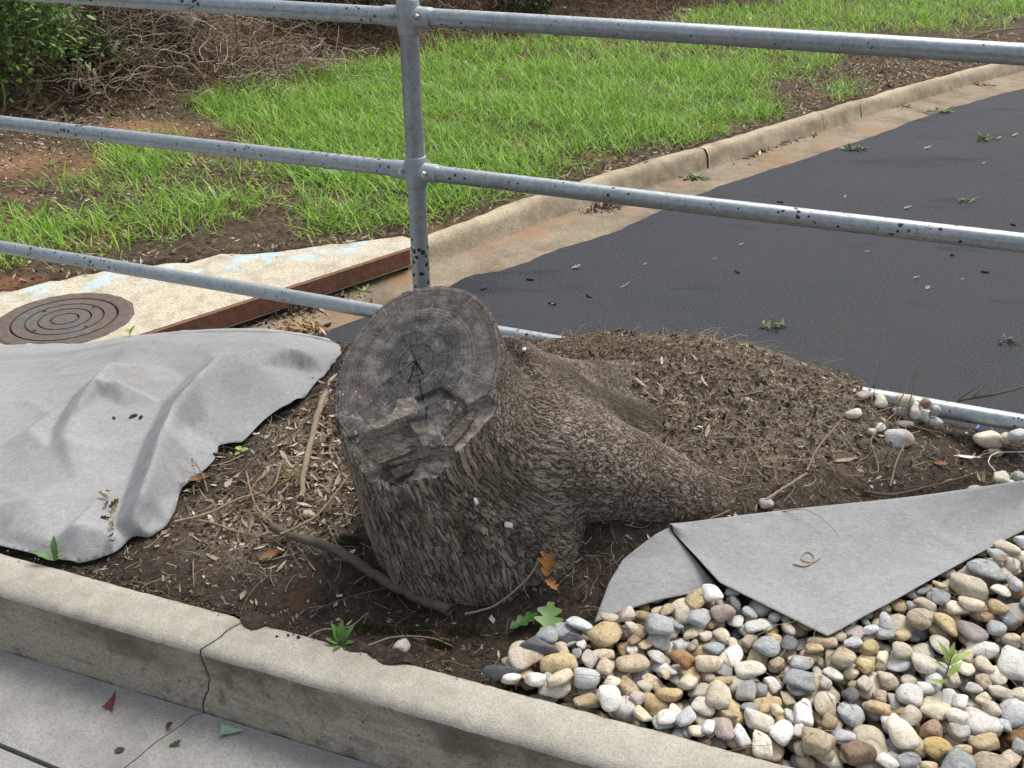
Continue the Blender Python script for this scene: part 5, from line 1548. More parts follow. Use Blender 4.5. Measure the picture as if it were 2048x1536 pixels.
# ------------------------------------------------------------------ leaves and small plants
def leaf_geo(L, W, kind='lance', curl=0.15, cup=0.2, n=18, seed=0):
    r_ = np.random.default_rng(seed)
    if kind == 'oak': n = 44
    t = np.linspace(0, 1, n)
    if kind == 'oak':
        w = np.sin(np.pi * np.clip(t * 0.96 + 0.02, 0, 1)) ** 0.7 * (0.42 + 0.58 * np.abs(np.sin(t * np.pi * 3.3 + 0.3)) ** 1.2)
    elif kind == 'round':
        w = np.sin(np.pi * t ** 0.8) ** 0.6
    elif kind == 'tri':
        w = (1 - t) * 1.0 + 0.02
    else:
        w = np.sin(np.pi * t ** 0.85) ** 0.9
    w = w * W / 2 * (1 + (0.04 if kind == 'oak' else 0.08) * r_.normal(size=n))
    z = curl * L * (t - t * t * 0.2) * t + 0.02 * L * np.sin(t * 7 + seed)
    c = np.stack([t * L, 0.04 * L * np.sin(t * 3 + seed), z], -1)
    sw = 0.25 * w if kind == 'oak' else 0 * w
    lft = c + np.stack([sw, w, np.abs(w) * cup], -1); rgt = c + np.stack([sw, -w, np.abs(w) * cup], -1)
    ml = c + np.stack([sw * .4, w * .5, np.abs(w) * cup * .3], -1); mr = c + np.stack([sw * .4, -w * .5, np.abs(w) * cup * .3], -1)
    V = np.stack([lft, ml, c, mr, rgt], 1).reshape(-1, 3)
    return V, [tuple(int(i) for i in q) for q in gridfaces(n, 5)]
def rot(v, yaw=0, pitch=0, roll=0):
    m_ = Matrix.Rotation(yaw, 3, 'Z') @ Matrix.Rotation(-pitch, 3, 'Y') @ Matrix.Rotation(roll, 3, 'X')
    return np.asarray(v) @ np.array(m_).T
def leaf(px, py, L, W, yaw, mat, label, kind='lance', curl=.15, cup=.25, pitch=.05, roll=0, where=G, dz=.004, name='leaf', group=None, thick=.0005, seed=1):
    p = where(px, py) if callable(where) else P(px, py, where)
    V, F_ = leaf_geo(L, W, kind, curl, cup, seed=seed)
    V = rot(V, yaw, pitch, roll); V -= V.mean(0) * np.array([1, 1, 0]); V[:, 2] -= V[:, 2].min()
    o = link(name, make_mesh(name, V, F_, [mat]), None, (p[0], p[1], p[2] + dz))
    return setprops(o, label, 'leaf', group)
leaf(228, 1412, .034, .024, 1.2, M['red_leaf'], 'curled dark red leaf on the pavement', 'tri', .5, .5, .5, where=ZP, dz=.002)
leaf(465, 1466, .042, .026, .1, M['mint_leaf'], 'pale green folded leaf on the pavement below the kerb', 'tri', .1, .55, .02, where=ZP, dz=.002)
leaf(340, 1457, .015, .012, .5, M['red_leaf'], 'tiny brown leaf curl on the pavement beside the crack', 'round', .6, .9, .2, where=ZP, dz=.002)
leaf(352, 1490, .022, .012, .4, M['moss'], 'small olive crumbled leaf on the pavement right of the crack', 'oak', .2, .3, .1, where=ZP, dz=.002)
leaf(240, 1502, .018, .012, .2, M['dark_bit'], 'dark bark flake on the pavement near the slab joint', 'round', .1, .2, .02, where=ZP, dz=.002)
leaf(1095, 1165, .05, .04, 1.2, M['orange_leaf'], 'curled orange dry oak leaf at the foot of the stump', 'oak', .35, .9, .7, dz=.03, seed=4)
leaf(1102, 1194, .034, .022, -1.0, M['orange_leaf'], 'hanging orange leaf lobe below the curled oak leaf', 'oak', .3, .8, -.3, dz=.03, seed=5)
leaf(1098, 1258, .075, .055, 1.45, M['oak_green'], 'bright green lobed oak leaf lying by the fabric corner', 'oak', .1, .15, .25, dz=.012, seed=6)
leaf(1048, 1252, .06, .034, .5, M['oak_deep'], 'deep green oak leaf beside the bright one', 'oak', .1, .3, .15, dz=.008, seed=7)
leaf(545, 1122, .05, .02, .5, M['dry_leaf'], 'reddish brown dry leaf in the twigs above the kerb', 'lance', .1, .5, .1, dz=.008)
leaf(1690, 925, .06, .012, .25, M['pale_leaf'], 'long pale tan leaf strip on the litter mound', 'lance', .05, .4, .05, dz=.006)
leaf(1935, 915, .062, .011, -.1, M['white_bit'], 'long white leaf strip on the dark soil behind the folded fabric', 'lance', .03, .3, .02, dz=.005)
leaf(1880, 932, .03, .022, -.5, M['dry_leaf'], 'brown star shaped dry leaf on the dark soil', 'oak', .1, .3, .1, dz=.005, seed=3)
leaf(1965, 962, .03, .008, 1.5, M['pale_leaf'], 'pale upright leaf blade at the fabric edge', 'lance', .1, .3, .9, dz=.0)
leaf(1955, 960, .026, .008, 2.0, M['pale_leaf'], 'pale leaf blade leaning left at the fabric edge', 'lance', .1, .3, .7, dz=.0)
leaf(400, 972, .045, .03, .2, M['dry_leaf'], 'brown dry leaf on the lower edge of the crumpled fabric', 'oak', .1, .5, .05, dz=.012, seed=2)
leaf(690, 1128, .03, .014, .2, M['dry_leaf'], 'rust coloured bark chip against the foot of the stump', 'lance', .05, .3, .2, dz=.006)
leaf(488, 1198, .02, .01, 1.2, M['pale_leaf'], 'yellow tan leaf curl at the edge of the soil above the kerb', 'lance', .3, .7, .3, dz=.004)

def plant(name, px, py, label, leaves, mat, stem=None, where=None, cat='weed'):
    """leaves: (length, width, yaw, pitch, height on stem)"""
    p = where if where is not None else G(px, py)
    o = empty(name, tuple(p)); setprops(o, label, cat)
    if stem:
        v, f_ = tube_geo(smooth_path([(0, 0, -.005), (stem[1] * .3, .0, stem[0] * .5), (stem[1], 0, stem[0])], 10), np.linspace(.0016, .001, 10), 5)
        link('stem', make_mesh('stem', v, f_, [M['branch']]), o)
    for i, (L, W, yaw, pit, hh, *kd) in enumerate(leaves):
        V, F_ = leaf_geo(L, W, kd[0] if kd else 'lance', -.25, .2, seed=i + 3)
        V = rot(V, yaw, pit)
        dx = stem[1] * hh / stem[0] if stem else 0
        link('leaf', make_mesh('leaf', V, F_, [mat]), o, (dx, 0, hh))
    return o
plant('weed', 682, 1305, 'small broad leaved green weed growing at the kerb below the branch', [(.042, .015, 2.3, 1.1, 0), (.045, .016, 1.4, 1.25, 0), (.044, .014, .6, .95, 0), (.03, .012, 3.1, .7, 0), (.03, .011, -.2, .6, 0), (.024, .01, 4.4, .5, 0)], M['weed_leaf'], where=G(682, 1300) + np.array([0, 0, .014]))
plant('weed', 115, 1128, 'two leaved green weed between the kerb and the crumpled fabric', [(.055, .016, 3.0, .5, 0), (.05, .014, 1.6, 1.25, 0), (.02, .01, .4, .6, 0)], M['weed_leaf'], where=G(118, 1128) + np.array([.0, -.012, .018]))
plant('seedling', 482, 908, 'tiny yellow green seedling poking through the crumpled fabric edge', [(.018, .016, .3, .3, .012, 'round'), (.016, .014, 2.4, .35, .014, 'round'), (.016, .012, 4.0, .1, .01, 'round')], M['seedling'], (.014, 0))
sp_ = P(1885, 1362, 0.0)
hh_ = 0.075
plant('seedling', 1885, 1400, 'yellow green seedling growing up between the pebbles', [(.04, .012, .55, .55, .045), (.042, .012, 2.05, 1.0, .07), (.042, .012, .3, .5, .075), (.028, .009, 1.1, 1.0, .085), (.022, .011, 2.6, .0, .03), (.026, .008, 4.0, .4, .04), (.03, .009, 3.0, .7, .06)], M['seedling'], (.09, 0), where=P(1880, 1392, 0.0))
plant('seedling', 215, 668, 'small two leaved seedling at the far edge of the crumpled fabric', [(.03, .016, 2.4, .5, .02, 'round'), (.03, .016, .8, .9, .024, 'round')], M['seedling'], (.024, .004), where=np.array([*uv2xy(-1.12, -0.02), bed_h(*[np.array([q]) for q in uv2xy(-1.12, -0.02)])[0] + .01]))
# dried pine-like tuft in the litter
tu = G(585, 955)
n_ = 34
aa_ = rng.uniform(0, 2 * np.pi, n_); el_ = rng.uniform(.2, 1.0, n_)
dr_ = np.stack([np.cos(aa_) * np.cos(el_), np.sin(aa_) * np.cos(el_), np.sin(el_)], -1)
V, F_, C_c = strips(np.zeros((n_, 3)), dr_, np.tile([0, 0, 1.], (n_, 1)), rng.uniform(.025, .05, n_), np.full(n_, .002), rng.uniform(-.015, .0, n_), 3, True, pick([(0.28, 0.27, 0.08), (0.35, 0.3, 0.12)], n_))
setprops(link('dry_tuft', make_mesh('dry_tuft', V, F_, [M['litter']], col=C_c), None, tu), 'yellowing needle tuft in the litter left of the stump', 'plant')

# white droppings stuck to the bark, and dirt on the fabric
def crumb(name, p, s, mat, label, cat, seed):
    o = link(name, make_mesh(name, SHAPES[seed % 14] * np.array(s), IF, [mat]), None, p, (0, 0, seed * .7))
    return setprops(o, label, cat)
def stump_pt(px, py):
    d = np.hypot(pxy[:, 0] - px, pxy[:, 1] - py) + 1000 * (~facing) + dist * 60
    return SV[np.argmin(d)]
crumb('white_scrap', stump_pt(1018, 1046) + np.array([0, -.008, .002]), (.008, .005, .005), M['white_bit'], 'white scrap stuck on the lower bark of the stump', 'scrap', 9)
crumb('white_scrap', stump_pt(953, 998) + np.array([0, -.008, .002]), (.0045, .004, .007), M['white_bit'], 'small white fleck on the bark above the larger white scrap', 'scrap', 12)
crumb('white_scrap', stump_pt(1048, 700) + np.array([0, -.006, .004]), (.006, .004, .004), M['white_bit'], 'white fleck on the bark at the back edge of the cut', 'scrap', 11)
def fab_pt(px, py):
    pr2 = project(np.c_[fp, fz]); k_ = np.argmin(np.hypot(pr2[:, 0] - px, pr2[:, 1] - py) + 0.0 * fz); return np.array([*fp[k_], fz[k_]])
crumb('bark_crumb', fab_pt(266, 833) + np.array([0, 0, .002]), (.012, .004, .004), M['dark_bit'], 'dark stick crumb lying on the middle of the crumpled fabric', 'crumb', 10)
crumb('bark_crumb', fab_pt(283, 836) + np.array([0, 0, .002]), (.006, .004, .004), M['dark_bit'], 'dark bark crumb touching the stick crumb on the crumpled fabric', 'crumb', 11)
crumb('bark_crumb', fab_pt(229, 838) + np.array([0, 0, .002]), (.004, .003, .003), M['dark_bit'], 'tiny dark crumb left of the stick crumb on the crumpled fabric', 'crumb', 12)
crumb('bark_crumb', fab_pt(440, 912) + np.array([0, 0, .002]), (.008, .004, .003), M['dark_bit'], 'dark soil crumb at the notch in the crumpled fabric edge', 'crumb', 13)
# strip of leaf debris caught in the fabric fold
deb = empty('leaf_debris', tuple(fab_pt(224, 1040))); setprops(deb, 'strip of brown leaf debris caught in a fabric fold above the kerb', 'leaf debris')
for i, yy in enumerate(range(988, 1092, 11)):
    q = fab_pt(216 + (yy - 988) * .12 + rng.uniform(-4, 4), yy)
    V, F_ = leaf_geo(rng.uniform(.018, .03), rng.uniform(.01, .016), 'oak', .3, .9, seed=i)
    V = rot(V, rng.uniform(0, 6), rng.uniform(0, .6), rng.uniform(-1, 1))
    link('leaf_piece', make_mesh('leaf_piece', V, F_, [[M['dry_leaf'], M['pale_leaf'], M['dark_bit']][i % 3]]), deb, tuple(q - np.array(deb.location) + np.array([0, 0, .006])))

# ------------------------------------------------------------------ loose litter on the bed
def bed_points(n, dens):
    out = []
    while sum(len(o) for o in out) < n:
        px = rng.uniform(-20, 2060, 6000); py = rng.uniform(640, 1420, 6000)
        w = dens(px, py); m = rng.random(6000) < w
        u = rng.uniform(-1.6, 2.1, 6000); v = rng.uniform(-0.04, 1.14, 6000)
        x, y = uv2xy(u, v); z = bed_h(x, y)
        pj = project(np.stack([x, y, z], -1))
        w = dens(pj[:, 0], pj[:, 1]) * (v < kerb_v(u) - 0.005)
        m = rng.random(6000) < w
        m &= ~inpoly(x, y, fol_d)
        out.append(np.stack([x, y, z], -1)[m])
    return np.vstack(out)[:n]
def lay(pts, lmin, lmax, wmin, wmax, cols, K=2, mode='leaf', pit=.35, lift=.002, bend=.25):
    n = len(pts); a = rng.uniform(0, 2 * np.pi, n); e = rng.normal(0, pit, n)
    d = np.stack([np.cos(a) * np.cos(e), np.sin(a) * np.cos(e), np.sin(e)], -1)
    s = np.stack([-np.sin(a), np.cos(a), 0 * a], -1); up = np.cross(d, s)
    L = rng.uniform(lmin, lmax, n) ** 1.0; W = rng.uniform(wmin, wmax, n)
    b = pts + np.array([0, 0, lift]) - d * (L / 2)[:, None]
    b[:, 2] = np.maximum(b[:, 2], pts[:, 2])
    return strips(b, d, up, L, W, L * rng.uniform(-bend, bend, n), K, mode, pick(cols, n, .3), rng.normal(0, .5, n))
TAN = [(.31, .25, .18), (.24, .185, .135), (.18, .135, .1), (.42, .355, .27), (.13, .095, .07), (.56, .5, .41), (.1, .072, .052)]
DRK = [(.05, .036, .025), (.09, .06, .04), (.14, .1, .07), (.03, .022, .016)]
pts = bed_points(19000, dens_chips)
pl = bed_points(520, lambda a, b: np.clip(gauss(a, b, 650, 930, 60, 110) * 1.0 + .8 * gauss(a, b, 520, 1020, 90, 60) + .12 * gauss(a, b, 1350, 800, 150, 80), 0, 1))
chips = [lay(pts[:2200], .005, .022, .002, .006, TAN, 3, pit=.6, bend=.7), lay(pts[2200:3200], .006, .016, .005, .011, TAN + DRK, 3, mode=False, pit=.6, bend=.6), lay(pts[3200:13000], .004, .013, .001, .003, TAN + TAN + DRK, pit=.6, bend=.5), lay(pts[13000:], .004, .018, .002, .009, DRK + DRK + TAN[2:5], pit=.5),
         lay(pl, .012, .042, .004, .011, [(.5, .42, .3), (.4, .32, .22), (.6, .53, .42), (.3, .22, .15)], 3, pit=.45, bend=.4)]
pt2 = bed_points(2200, lambda a, b: np.full(a.shape, .5))
chips.append(lay(pt2, .004, .012, .002, .005, TAN + DRK))
V, F_, C_c = catmesh(chips)
setprops(link('leaf_litter', make_mesh('leaf_litter', V, F_, [M['litter']], col=C_c)), 'dry leaf and bark litter strewn over the soil bed around the stump', 'leaf litter', kind='stuff')
st1 = bed_points(2600, lambda a, b: np.clip(.15 + gauss(a, b, 560, 1010, 140, 110) + 1.0 * gauss(a, b, 1450, 850, 300, 120) + .5 * gauss(a, b, 1180, 1150, 60, 80), 0, 1))
th1 = curly_tubes(st1 + np.array([0, 0, .004]), 6, rng.uniform(.004, .012, len(st1)), rng.uniform(.0004, .0009, len(st1)), .17, .2, pick([(.4, .33, .24), (.26, .2, .14), (.52, .46, .36), (.15, .11, .075)], len(st1), .25), bed_h, .004)
st2 = bed_points(95, lambda a, b: np.clip(gauss(a, b, 560, 1010, 130, 100) + .3 * gauss(a, b, 1500, 900, 300, 90), 0, 1))
th2 = curly_tubes(st2 + np.array([0, 0, .008]), 9, rng.uniform(.008, .018, len(st2)), rng.uniform(.001, .0022, len(st2)), .06, .12, pick([(.36, .28, .19), (.26, .19, .13), (.45, .38, .28)], len(st2), .25), bed_h, .007, sides=4)
# straw-like needles behind the right root and over the crest
st3 = bed_points(500, lambda a, b: np.clip(gauss(a, b, 1420, 940, 90, 40) + gauss(a, b, 1300, 695, 250, 22) + .5 * gauss(a, b, 1480, 740, 100, 25), 0, 1))
th3 = curly_tubes(st3 + np.array([0, 0, .006]), 5, rng.uniform(.012, .024, len(st3)), np.full(len(st3), .0007), .05, .1, pick([(.28, .21, .14), (.36, .28, .19), (.17, .12, .08)], len(st3), .2), bed_h, .005)
V, F_, C_c = catmesh([th1, th3]); V2, F2, C2 = th2
V, F_, C_c = np.vstack([V, V2]), np.vstack([F_, F2 + len(V)]), np.vstack([C_c, C2])
setprops(link('fine_roots', make_mesh('fine_roots', V, F_, [M['litter']], col=C_c)), 'tangled pale rootlets and straw lying on the soil bed', 'rootlets', kind='stuff')
cu = rng.uniform(-.9, .75, 1500); cv_ = kerb_v(cu) + rng.normal(-.014, .012, 1500)
cx_, cy_ = uv2xy(cu, cv_)
cz_ = np.where(cv_ > kerb_v(cu) - .004, .0075, bed_h(cx_, cy_) + .002)
w_ = np.where((cu > .1) & (cu < .66), 1.0, np.where(cv_ > kerb_v(cu), .25, .6))
k_ = (rng.random(1500) < w_) & ~inpoly(cx_, cy_, fol_d) & (cv_ < kerb_v(cu) + .06)
cp_ = np.stack([cx_, cy_, cz_], -1)[k_]
TV_, TF_ = ico(1)
sc_ = rng.uniform(.0008, .003, (len(cp_), 1, 1)) * rng.uniform(.6, 1.3, (len(cp_), 1, 3))
V = (cp_[:, None] + TV_[None] * sc_ * (1 + rng.normal(0, .12, (len(cp_), len(TV_), 1)))).reshape(-1, 3)
F_ = (TF_[None] + (np.arange(len(cp_)) * len(TV_))[:, None, None]).reshape(-1, 3)
setprops(link('soil_crumbs', make_mesh('soil_crumbs', V, F_, [M['litter']], col=np.repeat(pick([(.05, .037, .027), (.08, .06, .045), (.035, .026, .02), (.2, .16, .12)], len(cp_)), len(TV_), axis=0))), 'dark soil crumbs scattered along the back of the near kerb', 'soil crumbs', kind='stuff')
# straw in the pebbles
ps = np.stack([HGX, HGY, HM], -1)[(IDM >= 0) & (CEIL > 8)]
ps = ps[rng.integers(0, len(ps), 170)]
sst = curly_tubes(ps + np.array([0, 0, .003]), 6, rng.uniform(.006, .014, 170), np.full(170, .0007), .12, .15, pick([(.36, .27, .17), (.2, .14, .09), (.45, .38, .27)], 170))
setprops(link('straw', make_mesh('straw', sst[0], sst[1], [M['litter']], col=sst[2])), 'thin dry straws lying across the pebbles', 'straw', kind='stuff')
# moss cushions at the soil edge in front of the stump
for i, (x, y, s) in enumerate([(745, 1262, .035), (830, 1265, .03), (930, 1262, .028), (700, 1090, .022), (880, 1290, .02)]):
    p = G(x, y, -.006); n = 600
    q = np.clip(rng.normal(0, 1, (n, 2)), -1.9, 1.9) * s * .42
    bx = np.stack([p[0] + q[:, 0] * 1.4, p[1] + q[:, 1] * .7], -1); bz = bed_h(bx[:, 0], bx[:, 1]) + .008 * np.exp(-(q ** 2).sum(1) / s ** 2) - .001
    dd = np.stack([rng.normal(0, .5, n), rng.normal(0, .5, n), np.ones(n)], -1); dd /= np.linalg.norm(dd, axis=1)[:, None]
    V, F_, C_c = strips(np.c_[bx, bz] - p, dd, np.tile([0., 1, 0], (n, 1)), rng.uniform(.004, .008, n), np.full(n, .0022), np.zeros(n), 2, True, pick([(.07, .075, .02), (.1, .1, .03), (.05, .045, .018)], n))
    lb = ['dark green moss cushion at the kerb edge below the fallen branch', 'olive moss cushion behind the white kerb stone', 'brownish moss cushion near the fabric scraps', 'small moss cushion at the upper end of the fallen branch', 'thin moss patch on the soil beside the kerb stone'][i]
    setprops(link('moss_cushion', make_mesh('moss_cushion', V, F_, [M['litter']], col=C_c), None, p), lb, 'moss')

# ------------------------------------------------------------------ verge: grass, litter, brush
def verge_points(n, xr, yr, dens, maxit=60):
    out, cnt = [], 0
    for _ in range(maxit):
        m_ = 20000
        x = rng.uniform(*xr, m_); y = yr[0] + (yr[1] - yr[0]) * rng.random(m_) ** 1.0
        pj = project(np.stack([x, y, np.full(m_, ZK)], -1))
        w = dens(pj[:, 0], pj[:, 1], x, y)
        k_ = rng.random(m_) < w
        x, y = x[k_], y[k_]
        dk = sdist(x, y, kline_s)
        ok = (dk > 0.15) & ~inpoly(x, y, SLAB)
        x, y = x[ok], y[ok]
        out.append(np.stack([x, y], -1)); cnt += len(x)
        if cnt >= n: break
    q = np.vstack(out)[:n]
    return np.c_[q, verge_h(q[:, 0], q[:, 1])]
GR1 = [(395, 215), (470, 195), (560, 190), (640, 160), (760, 140), (860, 98), (1050, 82), (1300, 62), (1420, 62), (1700, 78), (1680, 118), (1560, 165), (1500, 205), (1600, 228), (1500, 255), (1390, 285), (1280, 300), (1190, 322), (1110, 350), (1040, 388), (990, 405), (900, 420), (800, 452), (640, 468), (590, 440), (615, 375), (540, 335), (500, 285), (430, 250)]
GR2 = [(0, 425), (110, 440), (220, 425), (330, 395), (470, 395), (560, 410), (450, 465), (320, 490), (200, 520), (80, 545), (0, 560), (-200, 600), (-200, 450)]
GR3 = [(190, 312), (260, 296), (340, 292), (362, 320), (330, 352), (262, 368), (205, 350)]
GR5 = [(1350, 48), (1450, 20), (1600, -5), (1900, -30), (2300, -50), (2300, 20), (2048, 42), (1950, 55), (1850, 72), (1750, 72), (1600, 62), (1450, 58)]
GR6 = [(1640, 168), (1720, 160), (1730, 195), (1660, 205)]
GR4 = [(60, 345), (200, 372), (360, 330), (560, 330), (610, 400), (560, 425), (330, 410), (60, 400)]
def dens_grass(px, py, x, y):
    j = 26 * fbm(x * 1.6, y * 1.6, 141, 3); j2 = 20 * fbm(x * 1.6 + 9, y * 1.6, 143, 3)
    qx, qy = px + j * 1.6 + rng.normal(0, 16, len(px)), py + j2 + rng.normal(0, 9, len(px))
    d = np.zeros(len(px))
    d = np.where(inpoly(qx, qy, GR2), .62, d)
    d = np.where(inpoly(qx, qy, GR1) | inpoly(qx, qy, GR3), 1.0, d)
    d = np.where(inpoly(qx, qy, GR5), .9, d)
    d = np.where(inpoly(qx, qy, GR4) & (d == 0), .2, d)
    d = np.where(inpoly(qx, qy, GR6) & (d == 0), .35, d)
    d = np.maximum(d, 0.8 * gauss(px, py, 660, 230, 30, 14) * 0)
    bare = gauss(px, py, 1180, 322, 75, 22) * .8 + gauss(px, py, 1560, 150, 60, 22) * .7
    n_ = fbm(x * 2.6, y * 2.6, 147, 3)
    return np.clip(d * (1 - bare) * np.clip(.85 + 1.0 * n_, .15, 1), 0, 1)
def blades(pts, lmin, lmax, wmin, wmax, cols, lean=.5, K=3):
    n = len(pts); a = rng.uniform(0, 2 * np.pi, n); e = np.clip(rng.normal(1.0, .3, n), .25, 1.5)
    d = np.stack([np.cos(a) * np.cos(e), np.sin(a) * np.cos(e), np.sin(e)], -1)
    s = np.stack([-np.sin(a), np.cos(a), 0 * a], -1); up = -np.cross(s, d) * -1
    L = rng.uniform(lmin, lmax, n); W = rng.uniform(wmin, wmax, n)
    out = np.stack([np.cos(a), np.sin(a), -0.55 * np.ones(n)], -1); out /= np.linalg.norm(out, axis=1)[:, None]
    side = np.stack([-np.sin(a), np.cos(a), 0 * a], -1)
    # strips() derives the blade's width from dirs x ups
    return strips(pts - np.array([0, 0, .01]), d, out, L, W, L * rng.uniform(.1, lean, n), K, True, pick(cols, n, .22))
GC = [(.23, .46, .03), (.3, .55, .045), (.17, .37, .03), (.36, .56, .08), (.12, .28, .03), (.4, .47, .14)]
GD = [(.14, .24, .05), (.19, .3, .08), (.25, .33, .12)]
g1 = verge_points(42000, (-4.0, 9.0), (4.6, 10.0), dens_grass)
g2 = verge_points(21000, (-4.0, 12.0), (9.5, 19.0), dens_grass)
g3 = verge_points(2600, (-5, 9), (4.6, 12), lambda px, py, x, y: np.where((py > 95) & (dens_grass(px, py, x, y) == 0), np.clip(fbm(x * 1.2, y * 1.2, 151, 3) + .25, 0, .5), 0))
gr = [blades(g1[:22000], .05, .15, .005, .011, GC, .75), blades(g1[22000:37000], .09, .22, .006, .012, GC, .85), blades(g1[37000:], .06, .14, .004, .009, GD, .7), blades(g2, .08, .2, .008, .015, GC, .6), blades(g3, .04, .12, .004, .008, GD, .7)]
V, F_, C_c = catmesh(gr)
setprops(link('grass', make_mesh('grass', V, F_, [M['grass']], col=C_c)), 'bright green grass growing in patches on the verge behind the kerb', 'grass', kind='stuff')
# leaf mulch and chips on the verge soil
def dens_mulch(px, py, x, y):
    return np.clip(.45 + .8 * fbm(x * 1.4, y * 1.4, 155, 3), .1, 1) * np.where(dens_grass(px, py, x, y) > .6, .25, 1)
m1 = verge_points(20000, (-4.2, 7.0), (4.4, 11.5), dens_mulch)
m2 = verge_points(6000, (-6, 12), (8.0, 19.0), dens_mulch)
mk = verge_points(2500, (-3, 8), (4.5, 12), lambda px, py, x, y: np.where(np.abs(sdist(x, y, kline_s) - .45) < .3, .9, 0))
MB = [(.36, .27, .19), (.24, .165, .11), (.44, .35, .25), (.14, .09, .06), (.54, .46, .35), (.09, .055, .035), (.16, .09, .055)]
V, F_, C_c = catmesh([lay(m1, .015, .06, .006, .018, MB, pit=.4), lay(m2, .03, .1, .01, .03, MB, pit=.4), lay(mk, .015, .05, .005, .014, MB + [(.05, .035, .025)], pit=.4)])
setprops(link('verge_mulch', make_mesh('verge_mulch', V, F_, [M['litter']], col=C_c)), 'brown leaf mulch covering the verge soil', 'mulch', kind='stuff')
# dead vines, needles and twigs tangled on the bank
def bank_pts(n, lo=-.3, hi=4.5, xr=(-7, 7), yr=(6.5, 19)):
    out = []
    c = 0
    while c < n:
        x = rng.uniform(*xr, 8000); y = rng.uniform(*yr, 8000); d = sdist(x, y, BL)
        m_ = (d > lo) & (d < hi) & (sdist(x, y, kline_s) > .4) & (rng.random(8000) < np.clip(1.2 - d / 5, .2, 1))
        out.append(np.stack([x[m_], y[m_]], -1)); c += m_.sum()
    q = np.vstack(out)[:n]
    return np.c_[q, verge_h(q[:, 0], q[:, 1])]
b1 = bank_pts(5200); b1[:, 2] += rng.uniform(0, .22, len(b1)) * np.clip(sdist(b1[:, 0], b1[:, 1], BL) + .4, 0.1, 1)
v1 = curly_tubes(b1, 8, rng.uniform(.03, .09, len(b1)), rng.uniform(.0025, .006, len(b1)), .22, .3, pick([(.2, .14, .095), (.13, .085, .055), (.28, .21, .15), (.08, .052, .036), (.17, .1, .06)], len(b1), .3), lambda x, y: verge_h(x, y, False), .07)
b4 = np.c_[-3.5 + rng.normal(0, .8, 2600), 9.45 + rng.normal(0, .55, 2600)]
b4 = np.c_[b4, verge_h(b4[:, 0], b4[:, 1]) + rng.uniform(0, .3, 2600)]
v4 = curly_tubes(b4, 9, rng.uniform(.03, .08, 2600), rng.uniform(.002, .005, 2600), .25, .35, pick([(.36, .29, .21), (.26, .19, .135), (.5, .42, .33), (.15, .11, .075)], 2600, .3), lambda x, y: verge_h(x, y, False), .08)
b5 = bank_pts(3600, .3, 2.6, (-4.5, 3.0), (8.5, 15)); b5[:, 2] += rng.random(len(b5)) ** 1.5 * .6  # extra tall-stacked vines, added so their self-shadow darkens the bank
v5 = curly_tubes(b5, 9, rng.uniform(.04, .1, len(b5)), rng.uniform(.003, .008, len(b5)), .2, .4, pick([(.22, .16, .11), (.12, .085, .06), (.34, .27, .2), (.06, .044, .03)], len(b5), .3), lambda x, y: verge_h(x, y, False), .12)
b2 = bank_pts(5500, -.5, 5)
n_ = len(b2)
nd = lay(b2, .1, .26, .004, .009, [(.22, .12, .065), (.16, .085, .045), (.28, .17, .1), (.1, .06, .035)], pit=.5, lift=.05, bend=.15)
b3 = bank_pts(3500, -.8, 5)
lf = lay(b3, .04, .1, .02, .045, [(.13, .08, .05), (.2, .13, .085), (.08, .05, .035), (.27, .19, .13)], pit=.5, lift=.02)
V, F_, C_c = catmesh([v1, v4, v5, nd, lf])
setprops(link('dead_vines', make_mesh('dead_vines', V, F_, [M['litter']], col=C_c)), 'tangle of dead brown vines and needles on the bank behind the grass', 'dead vines', kind='stuff')
# single bare branches that stand out of the tangle
def vbranch(pts, r0, r1, mat, label, cat='branch', name='dead_branch'):
    q = [GVp(x, y, dz) for x, y, dz in pts]; y0 = q[0][1]
    q = [q[0]] + [PY(x, y, y0 - 0.05 + dz) for x, y, dz in pts[1:]]
    n = 8 * len(pts); path = smooth_path(q, n) + rng.normal(0, r0 * .2, (n, 3))
    v, f_ = tube_geo(path, np.linspace(r0, r1, n), 6, True, .15, 4)
    return setprops(link(name, make_mesh(name, v - q[0], f_, [mat]), None, q[0]), label, cat)
vbranch([(252, 115, .0), (290, 98, -.1), (335, 102, -.1), (372, 112, -.2), (380, 130, -.25)], .014, .008, M['root_pale'], 'pale arched branch lying on the vine tangle below the log')
vbranch([(170, 52, .0), (200, 80, -.1), (240, 110, -.2), (275, 140, -.3)], .012, .009, M['branch'], 'straight grey branch slanting down through the vine tangle beside the shrub')
vbranch([(475, 135, .0), (474, 80, 0), (470, 30, 0), (472, -20, 0)], .007, .005, M['branch'], 'thin upright sapling stem in front of the dark bank')
vbranch([(617, 115, .0), (625, 80, 0), (635, 40, 0), (632, -10, 0)], .007, .005, M['root_pale'], 'slightly leaning thin stem on the bank left of the railing post')
vbranch([(622, 125, .0), (645, 118, -.02), (672, 105, -.02)], .018, .012, M['root_pale'], 'short pale broken branch at the grass edge')
vbranch([(474, 190, .0), (482, 165, 0), (490, 148, 0)], .009, .006, M['root_pale'], 'short pale stick leaning at the top of the grass')
vbranch([(5, 195, .0), (60, 165, 0), (110, 152, 0), (145, 148, -.1)], .01, .006, M['root_pale'], 'long pale branch across the vines beneath the shrub')
vbranch([(85, 205, .0), (90, 140, 0), (105, 85, 0), (112, 40, 0)], .007, .004, M['branch'], 'thin grey stem rising in front of the leafy shrub')
vbranch([(2, 240, .0), (10, 200, 0), (3, 160, 0)], .008, .006, M['root_pale'], 'pale stick standing at the left end of the vine tangle')
